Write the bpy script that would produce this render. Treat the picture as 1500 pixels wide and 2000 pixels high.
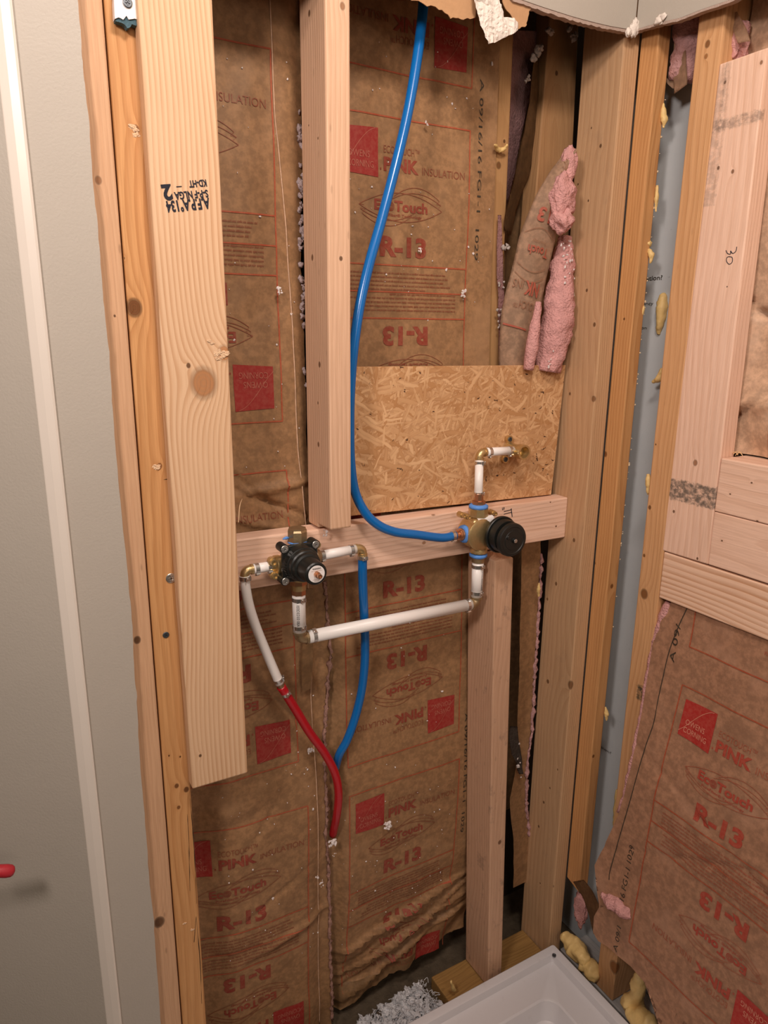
import bpy, bmesh, math, random
from mathutils import Vector, Matrix, noise

# ---------------------------------------------------------------- camera, world, lights, exposure
for o in list(bpy.data.objects): bpy.data.objects.remove(o)
SC = bpy.context.scene; COL = SC.collection
H = 1.5                                    # camera height above the floor (m); z below is relative to the lens
F = 1386.0; CX, CY = 750.0, 1000.0         # focal length and centre for the 1500 x 2000 frame
def _unit(v): return v / v.length
_dn = _unit(Vector((700-CX, 6300-CY, F)))
_x = Vector((3235-CX, 680-CY, F)); _x = _unit(_x - _dn*_x.dot(_dn))
_up = -_dn; _y = _up.cross(_x)
ROWS = (_x, _y, _up)
cam_d = bpy.data.cameras.new('camera'); cam = bpy.data.objects.new('camera', cam_d); COL.objects.link(cam)
cam_d.sensor_width = 36; cam_d.lens = F*36/2000; cam_d.clip_start = .01
m = Matrix(((_x[0], -_x[1], -_x[2]), (_y[0], -_y[1], -_y[2]), (_up[0], -_up[1], -_up[2]))).to_4x4()
m.translation = (0, 0, H); cam.matrix_world = m
SC.camera = cam
SC.view_settings.view_transform = 'Standard'; SC.view_settings.look = 'None'
SC.view_settings.gamma = 1; SC.view_settings.use_curve_mapping = False
SC.view_settings.exposure = 0.22
w = bpy.data.worlds.new('world'); SC.world = w; w.use_nodes = True
w.node_tree.nodes['Background'].inputs[0].default_value = (1.0, .80, .62, 1)
w.node_tree.nodes['Background'].inputs[1].default_value = .12
def area(name, loc, target, size, power, col):
    d = bpy.data.lights.new(name, 'AREA'); d.shape = 'DISK'; d.size = size; d.energy = power; d.color = col
    o = bpy.data.objects.new(name, d); COL.objects.link(o); o.location = loc
    o.rotation_euler = (Vector(target)-Vector(loc)).to_track_quat('-Z', 'Y').to_euler()
    return o
area('ceiling_light', (.35, .22, H+.90), (.62, .95, H-.2), .26, 11.5, (1.0, .865, .775))
area('vanity_light', (-.55, .05, H+.62), (.6, 1.0, H-.1), .25, 11.5, (1.0, .855, .78))
area('front_fill', (.1, -1.5, H+.55), (.7, 1.0, H-.3), .7, 8, (1.0, .85, .72))  # unseen fill lamp added on the camera side, stands for no fixture

def ray(px, py):
    d = Vector((px-CX, py-CY, F)); return Vector([r.dot(d) for r in ROWS])
def onY(px, py, Y):
    r = ray(px, py); return r*(Y/r[1])
def onX(px, py, X):
    r = ray(px, py); return r*(X/r[0])
rnd = random.Random(7)

# ---------------------------------------------------------------- object helpers
def tag(o, label=None, cat=None, group=None, kind=None):
    if label: o['label'] = label
    if cat: o['category'] = cat
    if group: o['group'] = group
    if kind: o['kind'] = kind
    return o
def empty(name, loc, label, cat, group=None):
    o = bpy.data.objects.new(name, None); COL.objects.link(o); o.empty_display_size = .02
    o.location = (loc[0], loc[1], loc[2]+H)
    return tag(o, label, cat, group)
def link(name, bm, mat, parent=None, smooth=False, loc=None):
    """bmesh in lens-relative coordinates -> one mesh object, origin at loc (default: centre of base)"""
    xs = [v.co for v in bm.verts]
    if loc is None:
        loc = Vector(((min(v.x for v in xs)+max(v.x for v in xs))/2, (min(v.y for v in xs)+max(v.y for v in xs))/2, min(v.z for v in xs)))
    loc = Vector(loc)
    bmesh.ops.translate(bm, verts=bm.verts, vec=-loc)
    me = bpy.data.meshes.new(name); bm.to_mesh(me); bm.free()
    if mat: me.materials.append(mat)
    if smooth:
        for p in me.polygons: p.use_smooth = True
        if mat and mat.name in ('black_plastic', 'cast_brass', 'dull_brass', 'copper', 'white_acrylic', 'white_sticker'): me.set_sharp_from_angle(angle=.5)
    o = bpy.data.objects.new(name, me); COL.objects.link(o)
    wl = loc + Vector((0, 0, H))
    if parent:
        o.parent = parent; base = parent.location.copy()
        pp = parent.parent
        while pp: base += pp.location; pp = pp.parent
        o.location = wl - base
    else: o.location = wl
    return o
def NB(): return bmesh.new()
def prism(bm, quad, dv):
    """closed prism from a planar polygon and an extrusion vector"""
    a = [bm.verts.new(p) for p in quad]; dv = Vector(dv); b = [bm.verts.new(Vector(p)+dv) for p in quad]
    n = len(a); bm.faces.new(a); bm.faces.new(b[::-1])
    for i in range(n): bm.faces.new((a[(i+1) % n], a[i], b[i], b[(i+1) % n]))
    bmesh.ops.recalc_face_normals(bm, faces=bm.faces)
    return bm
def bevel(bm, r, seg=2):
    es = [e for e in bm.edges if len(e.link_faces) == 2 and e.calc_face_angle(0) > .5]
    bmesh.ops.bevel(bm, geom=es, offset=r, segments=seg, affect='EDGES', profile=.5)
    return bm
def box(bm, lo, hi):
    q = [(lo[0], lo[1], lo[2]), (hi[0], lo[1], lo[2]), (hi[0], lo[1], hi[2]), (lo[0], lo[1], hi[2])]
    return prism(bm, q, (0, hi[1]-lo[1], 0))
def frame_of(d):
    d = d.normalized(); a = Vector((0, 0, 1)) if abs(d.z) < .9 else Vector((1, 0, 0))
    u = d.cross(a).normalized(); return u, d.cross(u).normalized()
def catmull(pts, n):
    P = [pts[0]*2-pts[1]] + pts + [pts[-1]*2-pts[-2]]; out = []
    for i in range(1, len(P)-2):
        for k in range(n):
            t = k/n; a, b, c, d = P[i-1], P[i], P[i+1], P[i+2]
            out.append(.5*((2*b)+(c-a)*t+(2*a-5*b+4*c-d)*t*t+(3*b-a-3*c+d)*t*t*t))
    out.append(P[-2]); return out
def tube(bm, pts, r, seg=20, caps=True, sub=6, wob=0, sc=60, smooth_path=True):
    pts = [Vector(p) for p in pts]
    rs = r if isinstance(r, (list, tuple)) else [r]*len(pts)
    if smooth_path and len(pts) > 2:
        n0 = len(pts); pts = catmull(pts, sub)
        rs = [rs[min(int(i/sub), n0-1)]*(1-(i % sub)/sub)+rs[min(int(i/sub)+1, n0-1)]*((i % sub)/sub) for i in range(len(pts))]
    u = None; rings = []
    for i, p in enumerate(pts):
        d = (pts[min(i+1, len(pts)-1)]-pts[max(i-1, 0)]).normalized()
        if u is None: u, v = frame_of(d)
        else: u = (u-d*u.dot(d)).normalized()
        v = d.cross(u); ring = []
        for k in range(seg):
            a = 2*math.pi*k/seg; q = u*math.cos(a)+v*math.sin(a); c = p+q*rs[i]
            if wob: c += q*(wob*noise.noise(c*sc)+wob*.6*noise.noise(c*sc*2.7))
            ring.append(bm.verts.new(c))
        rings.append(ring)
    for a, b in zip(rings, rings[1:]):
        for k in range(seg): bm.faces.new((a[k], a[(k+1) % seg], b[(k+1) % seg], b[k]))
    if caps: bm.faces.new(rings[0][::-1]); bm.faces.new(rings[-1])
    return bm
def cyl(bm, a, b, r, seg=24, r2=None):
    return tube(bm, [Vector(a), Vector(b)], [r, r if r2 is None else r2], seg, smooth_path=False)
def lathe(bm, a, axis, prof, seg=32):
    """prof: list of (distance along axis, radius)"""
    a = Vector(a); axis = Vector(axis).normalized(); u, v = frame_of(axis); rings = []
    for d, r in prof:
        rings.append([bm.verts.new(a+axis*d+(u*math.cos(2*math.pi*k/seg)+v*math.sin(2*math.pi*k/seg))*max(r, 1e-5)) for k in range(seg)])
    for p, q in zip(rings, rings[1:]):
        for k in range(seg): bm.faces.new((p[k], p[(k+1) % seg], q[(k+1) % seg], q[k]))
    bm.faces.new(rings[0][::-1]); bm.faces.new(rings[-1])
    bmesh.ops.recalc_face_normals(bm, faces=bm.faces)
    return bm
def lump(bm, c, rad, amp=.3, sc=40, sub=3, seed=0):
    """irregular rounded lump"""
    r = bmesh.ops.create_icosphere(bm, subdivisions=sub, radius=1.0)
    off = Vector((seed*3.1, seed*1.7, seed*.9)); rad = Vector(rad); c = Vector(c)
    for v in r['verts']:
        q = v.co.copy(); n = 1+amp*noise.noise(q*1.3+off)+amp*.5*noise.noise(q*3.1+off)+amp*.25*noise.noise(q*7+off)
        v.co = c+Vector((q.x*rad.x, q.y*rad.y, q.z*rad.z))*n
    return bm
def crumb(bm, c, s):
    r = bmesh.ops.create_icosphere(bm, subdivisions=1, radius=s)
    sc = Vector((rnd.uniform(.5, 1.3), rnd.uniform(.4, .9), rnd.uniform(.5, 1.4)))
    for v in r['verts']:
        v.co = Vector(c)+Vector((v.co.x*sc.x, v.co.y*sc.y, v.co.z*sc.z))*rnd.uniform(.6, 1.35)

# ---------------------------------------------------------------- material helpers
class G:
    def __init__(s, name, rough=.7, metal=0.0, spec=.4):
        s.m = bpy.data.materials.new(name); s.m.use_nodes = True; s.t = s.m.node_tree
        s.b = s.t.nodes['Principled BSDF']
        s.b.inputs['Roughness'].default_value = rough; s.b.inputs['Metallic'].default_value = metal
        s.b.inputs['Specular IOR Level'].default_value = spec
        s.co = s.n('ShaderNodeTexCoord').outputs['Object']
    def n(s, ty, **kw):
        nd = s.t.nodes.new(ty)
        for k, v in kw.items(): setattr(nd, k, v)
        return nd
    def put(s, sock, v):
        if isinstance(v, bpy.types.NodeSocket): s.t.links.new(v, sock)
        else: sock.default_value = v
    def M(s, op, a, b=0.0, c=None, clamp=False):
        nd = s.n('ShaderNodeMath', operation=op); nd.use_clamp = clamp
        s.put(nd.inputs[0], a); s.put(nd.inputs[1], b)
        if c is not None: s.put(nd.inputs[2], c)
        return nd.outputs[0]
    def V(s, op, a, b=(0, 0, 0)):
        nd = s.n('ShaderNodeVectorMath', operation=op); s.put(nd.inputs[0], a)
        if op == 'SCALE': s.put(nd.inputs['Scale'], b)
        else: s.put(nd.inputs[1], b)
        return nd.outputs['Value' if op in ('LENGTH', 'DOT_PRODUCT', 'DISTANCE') else 'Vector']
    def sep(s, v): nd = s.n('ShaderNodeSeparateXYZ'); s.put(nd.inputs[0], v); return nd.outputs
    def comb(s, x, y, z):
        nd = s.n('ShaderNodeCombineXYZ'); s.put(nd.inputs[0], x); s.put(nd.inputs[1], y); s.put(nd.inputs[2], z); return nd.outputs[0]
    def noise(s, v, scale, detail=3, rough=.55, dist=0):
        nd = s.n('ShaderNodeTexNoise'); s.put(nd.inputs['Vector'], v); nd.inputs['Scale'].default_value = scale
        nd.inputs['Detail'].default_value = detail; nd.inputs['Roughness'].default_value = rough; nd.inputs['Distortion'].default_value = dist
        return nd.outputs['Fac']
    def voro(s, v, scale, feature='F1'):
        nd = s.n('ShaderNodeTexVoronoi', feature=feature); s.put(nd.inputs['Vector'], v); nd.inputs['Scale'].default_value = scale
        return nd.outputs
    def mr(s, v, a, b, c=0.0, d=1.0, smooth=True):
        nd = s.n('ShaderNodeMapRange', interpolation_type='SMOOTHSTEP' if smooth else 'LINEAR')
        s.put(nd.inputs[0], v); s.put(nd.inputs[1], a); s.put(nd.inputs[2], b); s.put(nd.inputs[3], c); s.put(nd.inputs[4], d)
        return nd.outputs[0]
    def mix(s, f, a, b, mode='MIX'):
        nd = s.n('ShaderNodeMix', data_type='RGBA', blend_type=mode)
        s.put(nd.inputs[0], f)
        s.put(nd.inputs[6], a if isinstance(a, bpy.types.NodeSocket) else (*a[:3], 1))
        s.put(nd.inputs[7], b if isinstance(b, bpy.types.NodeSocket) else (*b[:3], 1))
        return nd.outputs[2]
    def col(s, c): s.put(s.b.inputs['Base Color'], c if isinstance(c, bpy.types.NodeSocket) else (*c[:3], 1)); return s
    def bump(s, h, dist=.001, strength=1.0):
        nd = s.n('ShaderNodeBump'); nd.inputs['Strength'].default_value = strength; nd.inputs['Distance'].default_value = dist
        s.put(nd.inputs['Height'], h); s.t.links.new(nd.outputs[0], s.b.inputs['Normal']); return s

def plain(name, c, rough=.6, metal=0.0, spec=.4, var=.1, scale=60, bump=0):
    g = G(name, rough, metal, spec)
    f = g.noise(g.co, scale, 4)
    g.col(g.mix(f, tuple(x*(1-var) for x in c), tuple(min(1, x*(1+var)) for x in c)))
    if bump: g.bump(g.noise(g.co, scale*3, 4), bump)
    return g.m

def wood(name, light, dark, axis='Z', seed=0.0, centre=(.0, .06), freq=170, con=.55, warp=.05, stretch=1.0,
         knots=(), stains=(), origin=(0, 0, 0), fibre=.12, rough=.62, spots=0.0, grey=0.0):
    """rings around a pith line that wanders along the board; knots are (x,y,z,radius,darkness) in scene coordinates"""
    g = G(name, rough, 0, .3); s = g.sep(g.co)
    ix = {'Z': (0, 1, 2), 'X': (1, 2, 0), 'Y': (0, 2, 1)}[axis]
    a, b, l = s[ix[0]], s[ix[1]], s[ix[2]]
    P = g.comb(a, b, l)
    slow = g.V('ADD', g.comb(g.M('MULTIPLY', a, 2.0), g.M('MULTIPLY', b, 2.0), g.M('MULTIPLY', l, 1.3*stretch)), (seed*3.3, seed*7.1, seed))
    n1 = g.M('SUBTRACT', g.noise(slow, 1.0, 2), .5)
    n2 = g.M('SUBTRACT', g.noise(g.V('ADD', slow, (5.2, 1.3, 9.7)), 1.0, 2), .5)
    qa = g.M('ADD', g.M('SUBTRACT', a, centre[0]), g.M('MULTIPLY', n1, warp*2))
    qb = g.M('ADD', g.M('SUBTRACT', b, centre[1]), g.M('MULTIPLY', n2, warp*2))
    q = g.V('LENGTH', g.comb(qa, qb, 0.0))
    fine = g.noise(g.comb(g.M('MULTIPLY', a, 60), g.M('MULTIPLY', b, 60), g.M('MULTIPLY', l, 5)), 1.0, 2)
    t = g.M('ADD', g.M('MULTIPLY', q, freq), g.M('MULTIPLY', fine, .55))
    kmask = None; kn_cols = []
    O = Vector(origin)
    for (kx, ky, kz, kr, kd) in knots:
        kp = Vector((kx, ky, kz))-O
        d = g.V('LENGTH', g.V('MULTIPLY', g.V('SUBTRACT', g.co, tuple(kp)), tuple(1/kr if i != ix[2] else .8/kr for i in range(3))))
        d = g.M('ADD', d, g.M('MULTIPLY', g.M('SUBTRACT', fine, .5), .25))
        if kd < .99:
            fall = g.M('DIVIDE', 1.0, g.M('ADD', 1.0, g.M('MULTIPLY', g.M('MULTIPLY', d, d), .28)))
            t = g.M('ADD', t, g.M('MULTIPLY', fall, 4.5 if kr > .012 else (2.2 if kr > .005 else .9)))
        kn_cols.append((d, kd))
    sfr = g.M('FRACT', t)
    ring = g.M('MULTIPLY', g.mr(sfr, .25, .9), g.mr(sfr, 1.0, .93))
    big = g.noise(g.comb(g.M('MULTIPLY', a, 8), g.M('MULTIPLY', b, 8), g.M('MULTIPLY', l, 2)), 1.5, 3)
    amt = g.M('MULTIPLY', g.M('MULTIPLY', ring, con), g.mr(big, .3, .75, .45, 1.15))
    c = g.mix(amt, light, dark)
    fib = g.noise(g.comb(g.M('MULTIPLY', a, 500), g.M('MULTIPLY', b, 500), g.M('MULTIPLY', l, 14)), 1.0, 2)
    c = g.mix(g.M('MULTIPLY', g.mr(fib, .35, .7), fibre*2), c, tuple(x*.72 for x in dark))
    c = g.mix(g.M('MULTIPLY', g.mr(big, .5, .75), .25), c, tuple(x*y for x, y in zip(light, (.86, .8, .74))))
    if grey:
        gn = g.noise(g.comb(g.M('MULTIPLY', a, 14), g.M('MULTIPLY', b, 14), g.M('MULTIPLY', l, 9)), 2.2, 5, .7)
        c = g.mix(g.M('MULTIPLY', g.mr(gn, .56, .72), grey), c, (.12, .095, .08))
    if spots:
        vo = g.voro(g.comb(g.M('MULTIPLY', a, 55), g.M('MULTIPLY', b, 55), g.M('MULTIPLY', l, 16)), 1.0)
        c = g.mix(g.M('MULTIPLY', g.mr(vo[0], .13, .05), spots), c, tuple(x*.32 for x in dark))
    for d, kd in kn_cols:
        if kd < .99:
            core = g.mr(d, 1.0, .78); rim = g.M('MULTIPLY', g.mr(d, 1.3, 1.0), g.mr(d, .7, .95))
            kc = g.mix(g.mr(g.M('FRACT', g.M('MULTIPLY', d, 3.2)), .2, .9, .0, .45), tuple(x*(1-kd*.75) for x in (dark[0]*.95, dark[1]*.82, dark[2]*.7)), tuple(x*(.8-kd*.7) for x in dark))
            c = g.mix(core, c, kc); c = g.mix(g.M('MULTIPLY', rim, .25+kd*.55), c, tuple(x*.2 for x in dark))
        else:
            c = g.mix(g.mr(d, 1.0, .7), c, (.02, .012, .008))
    for (lo, hi, dk, sc) in stains:       # rectangular ink / dirt stain, soft ragged edges
        lo = Vector(lo)-O; hi = Vector(hi)-O; f = 1.0
        rag = g.M('MULTIPLY', g.M('SUBTRACT', g.noise(g.co, 160, 3), .5), .012)
        for i in range(3):
            cc = g.M('ADD', s[i], rag)
            f = g.M('MULTIPLY', f, g.M('MULTIPLY', g.mr(cc, lo[i]-.002, lo[i]+.003), g.mr(cc, hi[i]+.002, hi[i]-.003)))
        pat = g.mr(g.noise(g.comb(g.M('MULTIPLY', a, 90), g.M('MULTIPLY', b, 90), g.M('MULTIPLY', l, 120)), 1.0, 5, .7), .30, .62)
        c = g.mix(g.M('MULTIPLY', g.M('MULTIPLY', f, pat), dk), c, sc)
    g.col(c)
    g.bump(g.M('ADD', g.M('MULTIPLY', fib, .6), g.M('MULTIPLY', ring, -.5)), .0005, .7)
    return g.m

def lumber(name, label, quad, dv, mk, parent=None, cat='lumber', group=None, bev=.0025, **wk):
    bm = prism(NB(), quad, dv); bevel(bm, bev, 2)
    xs = [v.co for v in bm.verts]
    loc = Vector(((min(v.x for v in xs)+max(v.x for v in xs))/2, (min(v.y for v in xs)+max(v.y for v in xs))/2, min(v.z for v in xs)))
    mt = mk(origin=loc, **wk)
    o = link(name, bm, mt, parent, loc=loc)
    if parent is None: tag(o, label, cat, group)
    return o
def zext(a, b, z):        # point on line a-b at height z
    t = (z-a.z)/(b.z-a.z); return a+(b-a)*t
def quadY(Y, tl, tr, bl, br, top=None, bot=None):
    A, B, C, D = onY(*tl, Y), onY(*tr, Y), onY(*br, Y), onY(*bl, Y)
    if top is not None: A2, B2 = zext(A, D, top), zext(B, C, top)
    else: A2, B2 = A, B
    if bot is not None: C2, D2 = zext(B, C, bot), zext(A, D, bot)
    else: C2, D2 = C, D
    return [A2, B2, C2, D2]
def quadX(X, tl, tr, bl, br, top=None, bot=None):
    A, B, C, D = onX(*tl, X), onX(*tr, X), onX(*br, X), onX(*bl, X)
    if top is not None: A2, B2 = zext(A, D, top), zext(B, C, top)
    else: A2, B2 = A, B
    if bot is not None: C2, D2 = zext(B, C, bot), zext(A, D, bot)
    else: C2, D2 = C, D
    return [A2, B2, C2, D2]
TOP = .93; FLOOR = -1.5

# ---------------------------------------------------------------- materials
PINE = dict(light=(.64, .40, .24), dark=(.47, .24, .115))
PALE = dict(light=(.84, .57, .43), dark=(.62, .35, .22))
ORNG = dict(light=(.60, .31, .125), dark=(.40, .165, .05))
def mk_paint():
    g = G('grey_wall_paint', .45, 0, .35)
    n = g.noise(g.co, 6, 4)
    g.col(g.mix(n, (.40, .36, .31), (.435, .39, .335)))
    g.bump(g.M('ADD', g.noise(g.co, 300, 2), g.M('MULTIPLY', g.noise(g.co, 14, 2), 2)), .0006, .5)
    return g.m
PAINT = mk_paint()
PAINT_LIT = plain('pale_bead_paint', (.68, .61, .54), .35, 0, .5, .03, 8)  # wall paint made lighter: the bead's highlight is put into the colour
GYPS = plain('gypsum_core', (.72, .64, .57), .9, 0, .2, .12, 90, .001)
GYPB = plain('cut_board_edge', (.40, .30, .25), .95, 0, .2, .2, 120, .001)
BKPAPER = plain('board_back_paper', (.47, .27, .14), .9, 0, .2, .12, 90, .0005)
def mk_kraft(name, c=(.295, .160, .074), gloss=.62):
    g = G(name, gloss, 0, .35)
    blot = g.noise(g.co, 9, 4, .6); spk = g.noise(g.co, 85, 4, .65)
    cc = g.mix(g.mr(spk, .35, .7), tuple(x*.82 for x in c), tuple(x*1.2 for x in c))
    cc = g.mix(g.M('MULTIPLY', g.mr(blot, .52, .68), .5), cc, (c[0]*1.3, c[1]*1.38, c[2]*1.5))
    cc = g.mix(g.M('MULTIPLY', g.mr(g.noise(g.V('ADD', g.co, (3, 1, 2)), 14, 4), .56, .7), .45), cc, tuple(x*.62 for x in c))
    g.col(cc)
    g.bump(g.M('ADD', g.noise(g.co, 40, 3), g.M('MULTIPLY', g.noise(g.co, 400, 2), .15)), .0012, .7)
    return g.m
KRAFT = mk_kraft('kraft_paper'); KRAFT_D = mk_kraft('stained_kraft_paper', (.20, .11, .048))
KRAFT_L = mk_kraft('pale_kraft_paper', (.56, .36, .235)); KRAFT_R = mk_kraft('reddish_kraft_paper', (.345, .180, .105), .6)
def mk_ink(name, c):
    g = G(name, .6, 0, .3)
    n = g.noise(g.co, 160, 3, .6)
    g.col(g.mix(g.mr(n, .3, .75), c, (c[0]*1.0+.03, c[1]*1.2+.03, c[2]*1.2+.02))); return g.m
INK = mk_ink('red_print_ink', (.24, .040, .022)); INK_T = mk_ink('thin_print_ink', (.23, .062, .03))
INK_L = mk_ink('red_logo_ink', (.30, .022, .018)); INK_P = mk_ink('pale_logo_lettering', (.42, .11, .075))
INK_K = mk_ink('black_print_ink', (.035, .022, .015))
INK_LINE = mk_ink('red_rule_ink', (.36, .07, .03))
INK_R = mk_ink('bright_red_print_ink', (.36, .05, .03)); INK_RL = mk_ink('bright_red_logo_ink', (.38, .025, .02))
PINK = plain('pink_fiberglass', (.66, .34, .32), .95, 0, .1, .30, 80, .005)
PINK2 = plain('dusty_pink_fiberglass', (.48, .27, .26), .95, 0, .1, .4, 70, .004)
FLUFF = plain('white_fluff', (.75, .68, .66), .95, 0, .1, .2, 120, .002)
DUST = plain('grey_fluff', (.62, .62, .64), .95, 0, .1, .5, 60, .004)
FOAM = plain('yellow_foam', (.72, .50, .20), .5, 0, .4, .18, 60, .001)
def mk_white(name, c, r): 
    g = G(name, r, 0, .5); g.col(c); g.b.inputs['Subsurface Weight'].default_value = .15; g.b.inputs['Subsurface Radius'].default_value = (.004, .003, .003); return g.m
WPEX = mk_white('white_pipe', (.86, .82, .79), .35)
BPEX = plain('blue_pipe', (.004, .13, .42), .22, 0, .5, .06, 30)
RPEX = plain('red_pipe', (.42, .006, .014), .25, 0, .5, .08, 30)
BRASS = plain('cast_brass', (.62, .45, .22), .36, .85, .5, .18, 130, .0003)
BRASSR = plain('dull_brass', (.42, .31, .18), .42, .85, .5, .25, 120, .0003)
COPPER = plain('copper', (.62, .32, .18), .3, .95, .5, .15, 80)
STEEL = plain('clamp_steel', (.66, .64, .62), .26, .95, .5, .2, 200)
STEELD = plain('dark_screw_steel', (.10, .11, .12), .4, .7, .5, .3, 200)
BLACKP = plain('black_plastic', (.010, .011, .010), .38, 0, .45, .2, 60)
TAPE = plain('blue_thread_sealant', (.10, .28, .72), .55, 0, .4, .15, 200, .0005)
STICK = plain('white_sticker', (.78, .74, .72), .4, 0, .4, .03, 60)
def mk_pan():
    g = G('white_acrylic', .28, 0, .5); n = g.noise(g.co, 30, 5, .7)
    g.col(g.mix(g.mr(n, .55, .8, 0, .35), (.60, .575, .59), (.40, .37, .35))); return g.m
PAN = mk_pan()
def mk_blue():
    g = G('grey_blue_board', .6, 0, .3); n = g.noise(g.co, 18, 5, .6)
    c = g.mix(n, (.48, .52, .54), (.58, .60, .61))
    c = g.mix(g.mr(g.noise(g.co, 70, 4, .7), .66, .76, 0, .6), c, (.22, .24, .26)); g.col(c); return g.m
BLUEB = mk_blue()
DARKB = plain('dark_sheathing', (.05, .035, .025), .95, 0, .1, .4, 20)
SUBF = plain('dirty_subfloor', (.10, .075, .05), .95, 0, .1, .6, 30, .003)
CEIL = plain('ceiling_paint', (.6, .58, .54), .9, 0, .2, .03, 10)
def mk_osb(loc):
    g = G('oriented_strand_board', .7, 0, .3); s = g.sep(g.co); x, z = s[0], s[2]
    bestc = None; besth = None
    n0 = g.noise(g.co, 22, 2); n1 = g.noise(g.V('ADD', g.co, (4, 4, 4)), 22, 2)
    for i, (ang, sa, sb) in enumerate(((5, 18, 150), (-32, 20, 170), (48, 22, 160), (85, 26, 190), (-68, 24, 170), (22, 34, 260), (-15, 16, 120), (62, 30, 240))):
        a = math.radians(ang); ca, sn = math.cos(a), math.sin(a)
        u = g.M('ADD', g.M('MULTIPLY', x, ca), g.M('MULTIPLY', z, sn)); v = g.M('SUBTRACT', g.M('MULTIPLY', z, ca), g.M('MULTIPLY', x, sn))
        p = g.comb(g.M('ADD', g.M('MULTIPLY', u, sa), n0), g.M('ADD', g.M('MULTIPLY', v, sb), g.M('MULTIPLY', n1, 2.0)), i*3.7)
        vo = g.voro(p, 1.0); rc = g.sep(vo[1])
        h = g.M('SUBTRACT', rc[0], g.M('MULTIPLY', vo[0], .35))
        edge = g.mr(vo[0], .35, .75)
        c = g.mix(rc[1], (.47, .235, .095), (.76, .48, .26))
        grain = g.noise(g.comb(g.M('MULTIPLY', u, 30), g.M('MULTIPLY', v, 500), 0.0), 1.0, 2)
        c = g.mix(g.M('MULTIPLY', grain, .35), c, (.42, .20, .08))
        c = g.mix(g.M('MULTIPLY', edge, .4), c, (.34, .15, .055))
        if bestc is None: bestc, besth = c, h
        else:
            f = g.M('GREATER_THAN', h, besth); bestc = g.mix(f, bestc, c); besth = g.M('MAXIMUM', h, besth)
    d = g.voro(g.comb(g.M('ADD', g.M('MULTIPLY', x, 70), g.M('MULTIPLY', g.noise(g.co, 45, 2), 3.0)), g.M('MULTIPLY', s[1], 60), g.M('ADD', g.M('MULTIPLY', z, 150), g.M('MULTIPLY', g.noise(g.V('ADD', g.co, (2, 7, 3)), 45, 2), 5.0))), 1.0); dc = g.sep(d[1])
    f = g.M('MULTIPLY', g.M('GREATER_THAN', dc[0], g.mr(g.noise(g.co, 9, 2), .35, .7, .97, .80)), g.mr(g.M('ADD', d[0], g.M('MULTIPLY', g.noise(g.co, 300, 2), .4)), .50, .38))
    bestc = g.mix(f, bestc, (.07, .03, .015))
    g.col(bestc); g.bump(besth, .0012, .6)
    return g.m

# ---------------------------------------------------------------- the setting
def struct(name, bm, mat, parent=None): 
    o = link(name, bm, mat, parent)
    if parent is None: o['kind'] = 'structure'
    return o
bm = NB(); box(bm, (-2.2, -2.4, FLOOR-.02), (1.35, 1.35, FLOOR)); struct('floor', bm, SUBF)
bm = NB(); box(bm, (-2.2, -2.4, TOP), (1.35, 1.35, TOP+.02)); struct('ceiling', bm, CEIL)
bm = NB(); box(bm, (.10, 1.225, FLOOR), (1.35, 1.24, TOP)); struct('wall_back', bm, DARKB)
# left drywall, corner bead and the splayed wall beyond it
cut = [(148, -60), (152, 0), (157, 60), (160, 110), (167, 175), (175, 250), (181, 350), (192, 450), (199, 550), (206, 625), (214, 700), (220, 800), (228, 900), (236, 990), (250, 1125), (259, 1225), (262, 1310), (267, 1360), (270, 1425), (274, 1500), (281, 1575), (287, 1650), (292, 1725), (301, 1800), (303, 1850), (309, 1925), (314, 2000)]
pts = [onY(a, b, .987) for a, b in cut]
edge = [Vector((pts[0].x, .987, TOP))]
for a, b in zip(pts, pts[1:]):
    for k in range(6): 
        p = a+(b-a)*k/6; p.x += .0011*noise.noise(Vector((p.z*45, 3, 1)))+.0006*noise.noise(Vector((p.z*160, 3, 1))); edge.append(p)
edge += [pts[-1], Vector((pts[-1].x-.003, .987, FLOOR))]
bm = NB(); prism(bm, [Vector((.0865, .987, TOP))]+edge+[Vector((.0865, .987, FLOOR))], (0, .0125, 0)); struct('wall_left', bm, PAINT)
bm = NB()
pf = [(.0885, .9865), (.0878, .9838), (.085, .983), (.076, .9865), (.0675, .9915), (.063, .9955), (.068, 1.004), (.0885, 1.001)]
prism(bm, [Vector((a, b, FLOOR)) for a, b in pf], (0, 0, TOP-FLOOR)); struct('trim_1', bm, PAINT_LIT)
bm = NB(); prism(bm, [Vector((.0665, .9922, FLOOR)), Vector((-.9, 1.62, FLOOR)), Vector((-.9, 1.66, FLOOR)), Vector((.073, 1.012, FLOOR))], (0, 0, TOP-FLOOR)); struct('wall_side', bm, PAINT)
# drywall left hanging above the opening
def ragged(a, b, n, amp, seed, ax):
    out = []
    for k in range(n):
        t = k/n; p = a+(b-a)*t; p = p.copy(); p[ax] += amp*noise.noise(Vector((seed, t*n*.37, 1)))+amp*.6*noise.noise(Vector((seed, t*n*1.1, 5))); out.append(p)
    return out
zc = .484
low = ragged(Vector((.16, .987, .452)), Vector((.56, .987, .456)), 30, .004, 1, 2)+[onY(*p, .987) for p in ((985, -22), (1005, -6), (1036, 5), (1062, 14), (1087, 22), (1115, 31), (1140, 38), (1167, 45), (1193, 51), (1217, 55), (1240, 58))]
low = low[:30]+[Vector((.60, .987, .465)), Vector((.70, .987, .492)), Vector((.76, .987, .502))]+low[30:]
bm = NB(); prism(bm, [Vector((.16, .987, TOP))]+low+[Vector((low[-1].x, .987, TOP))], (0, .0125, 0)); up = struct('wall_upper', bm, PAINT)
XU = low[-1].x
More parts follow.
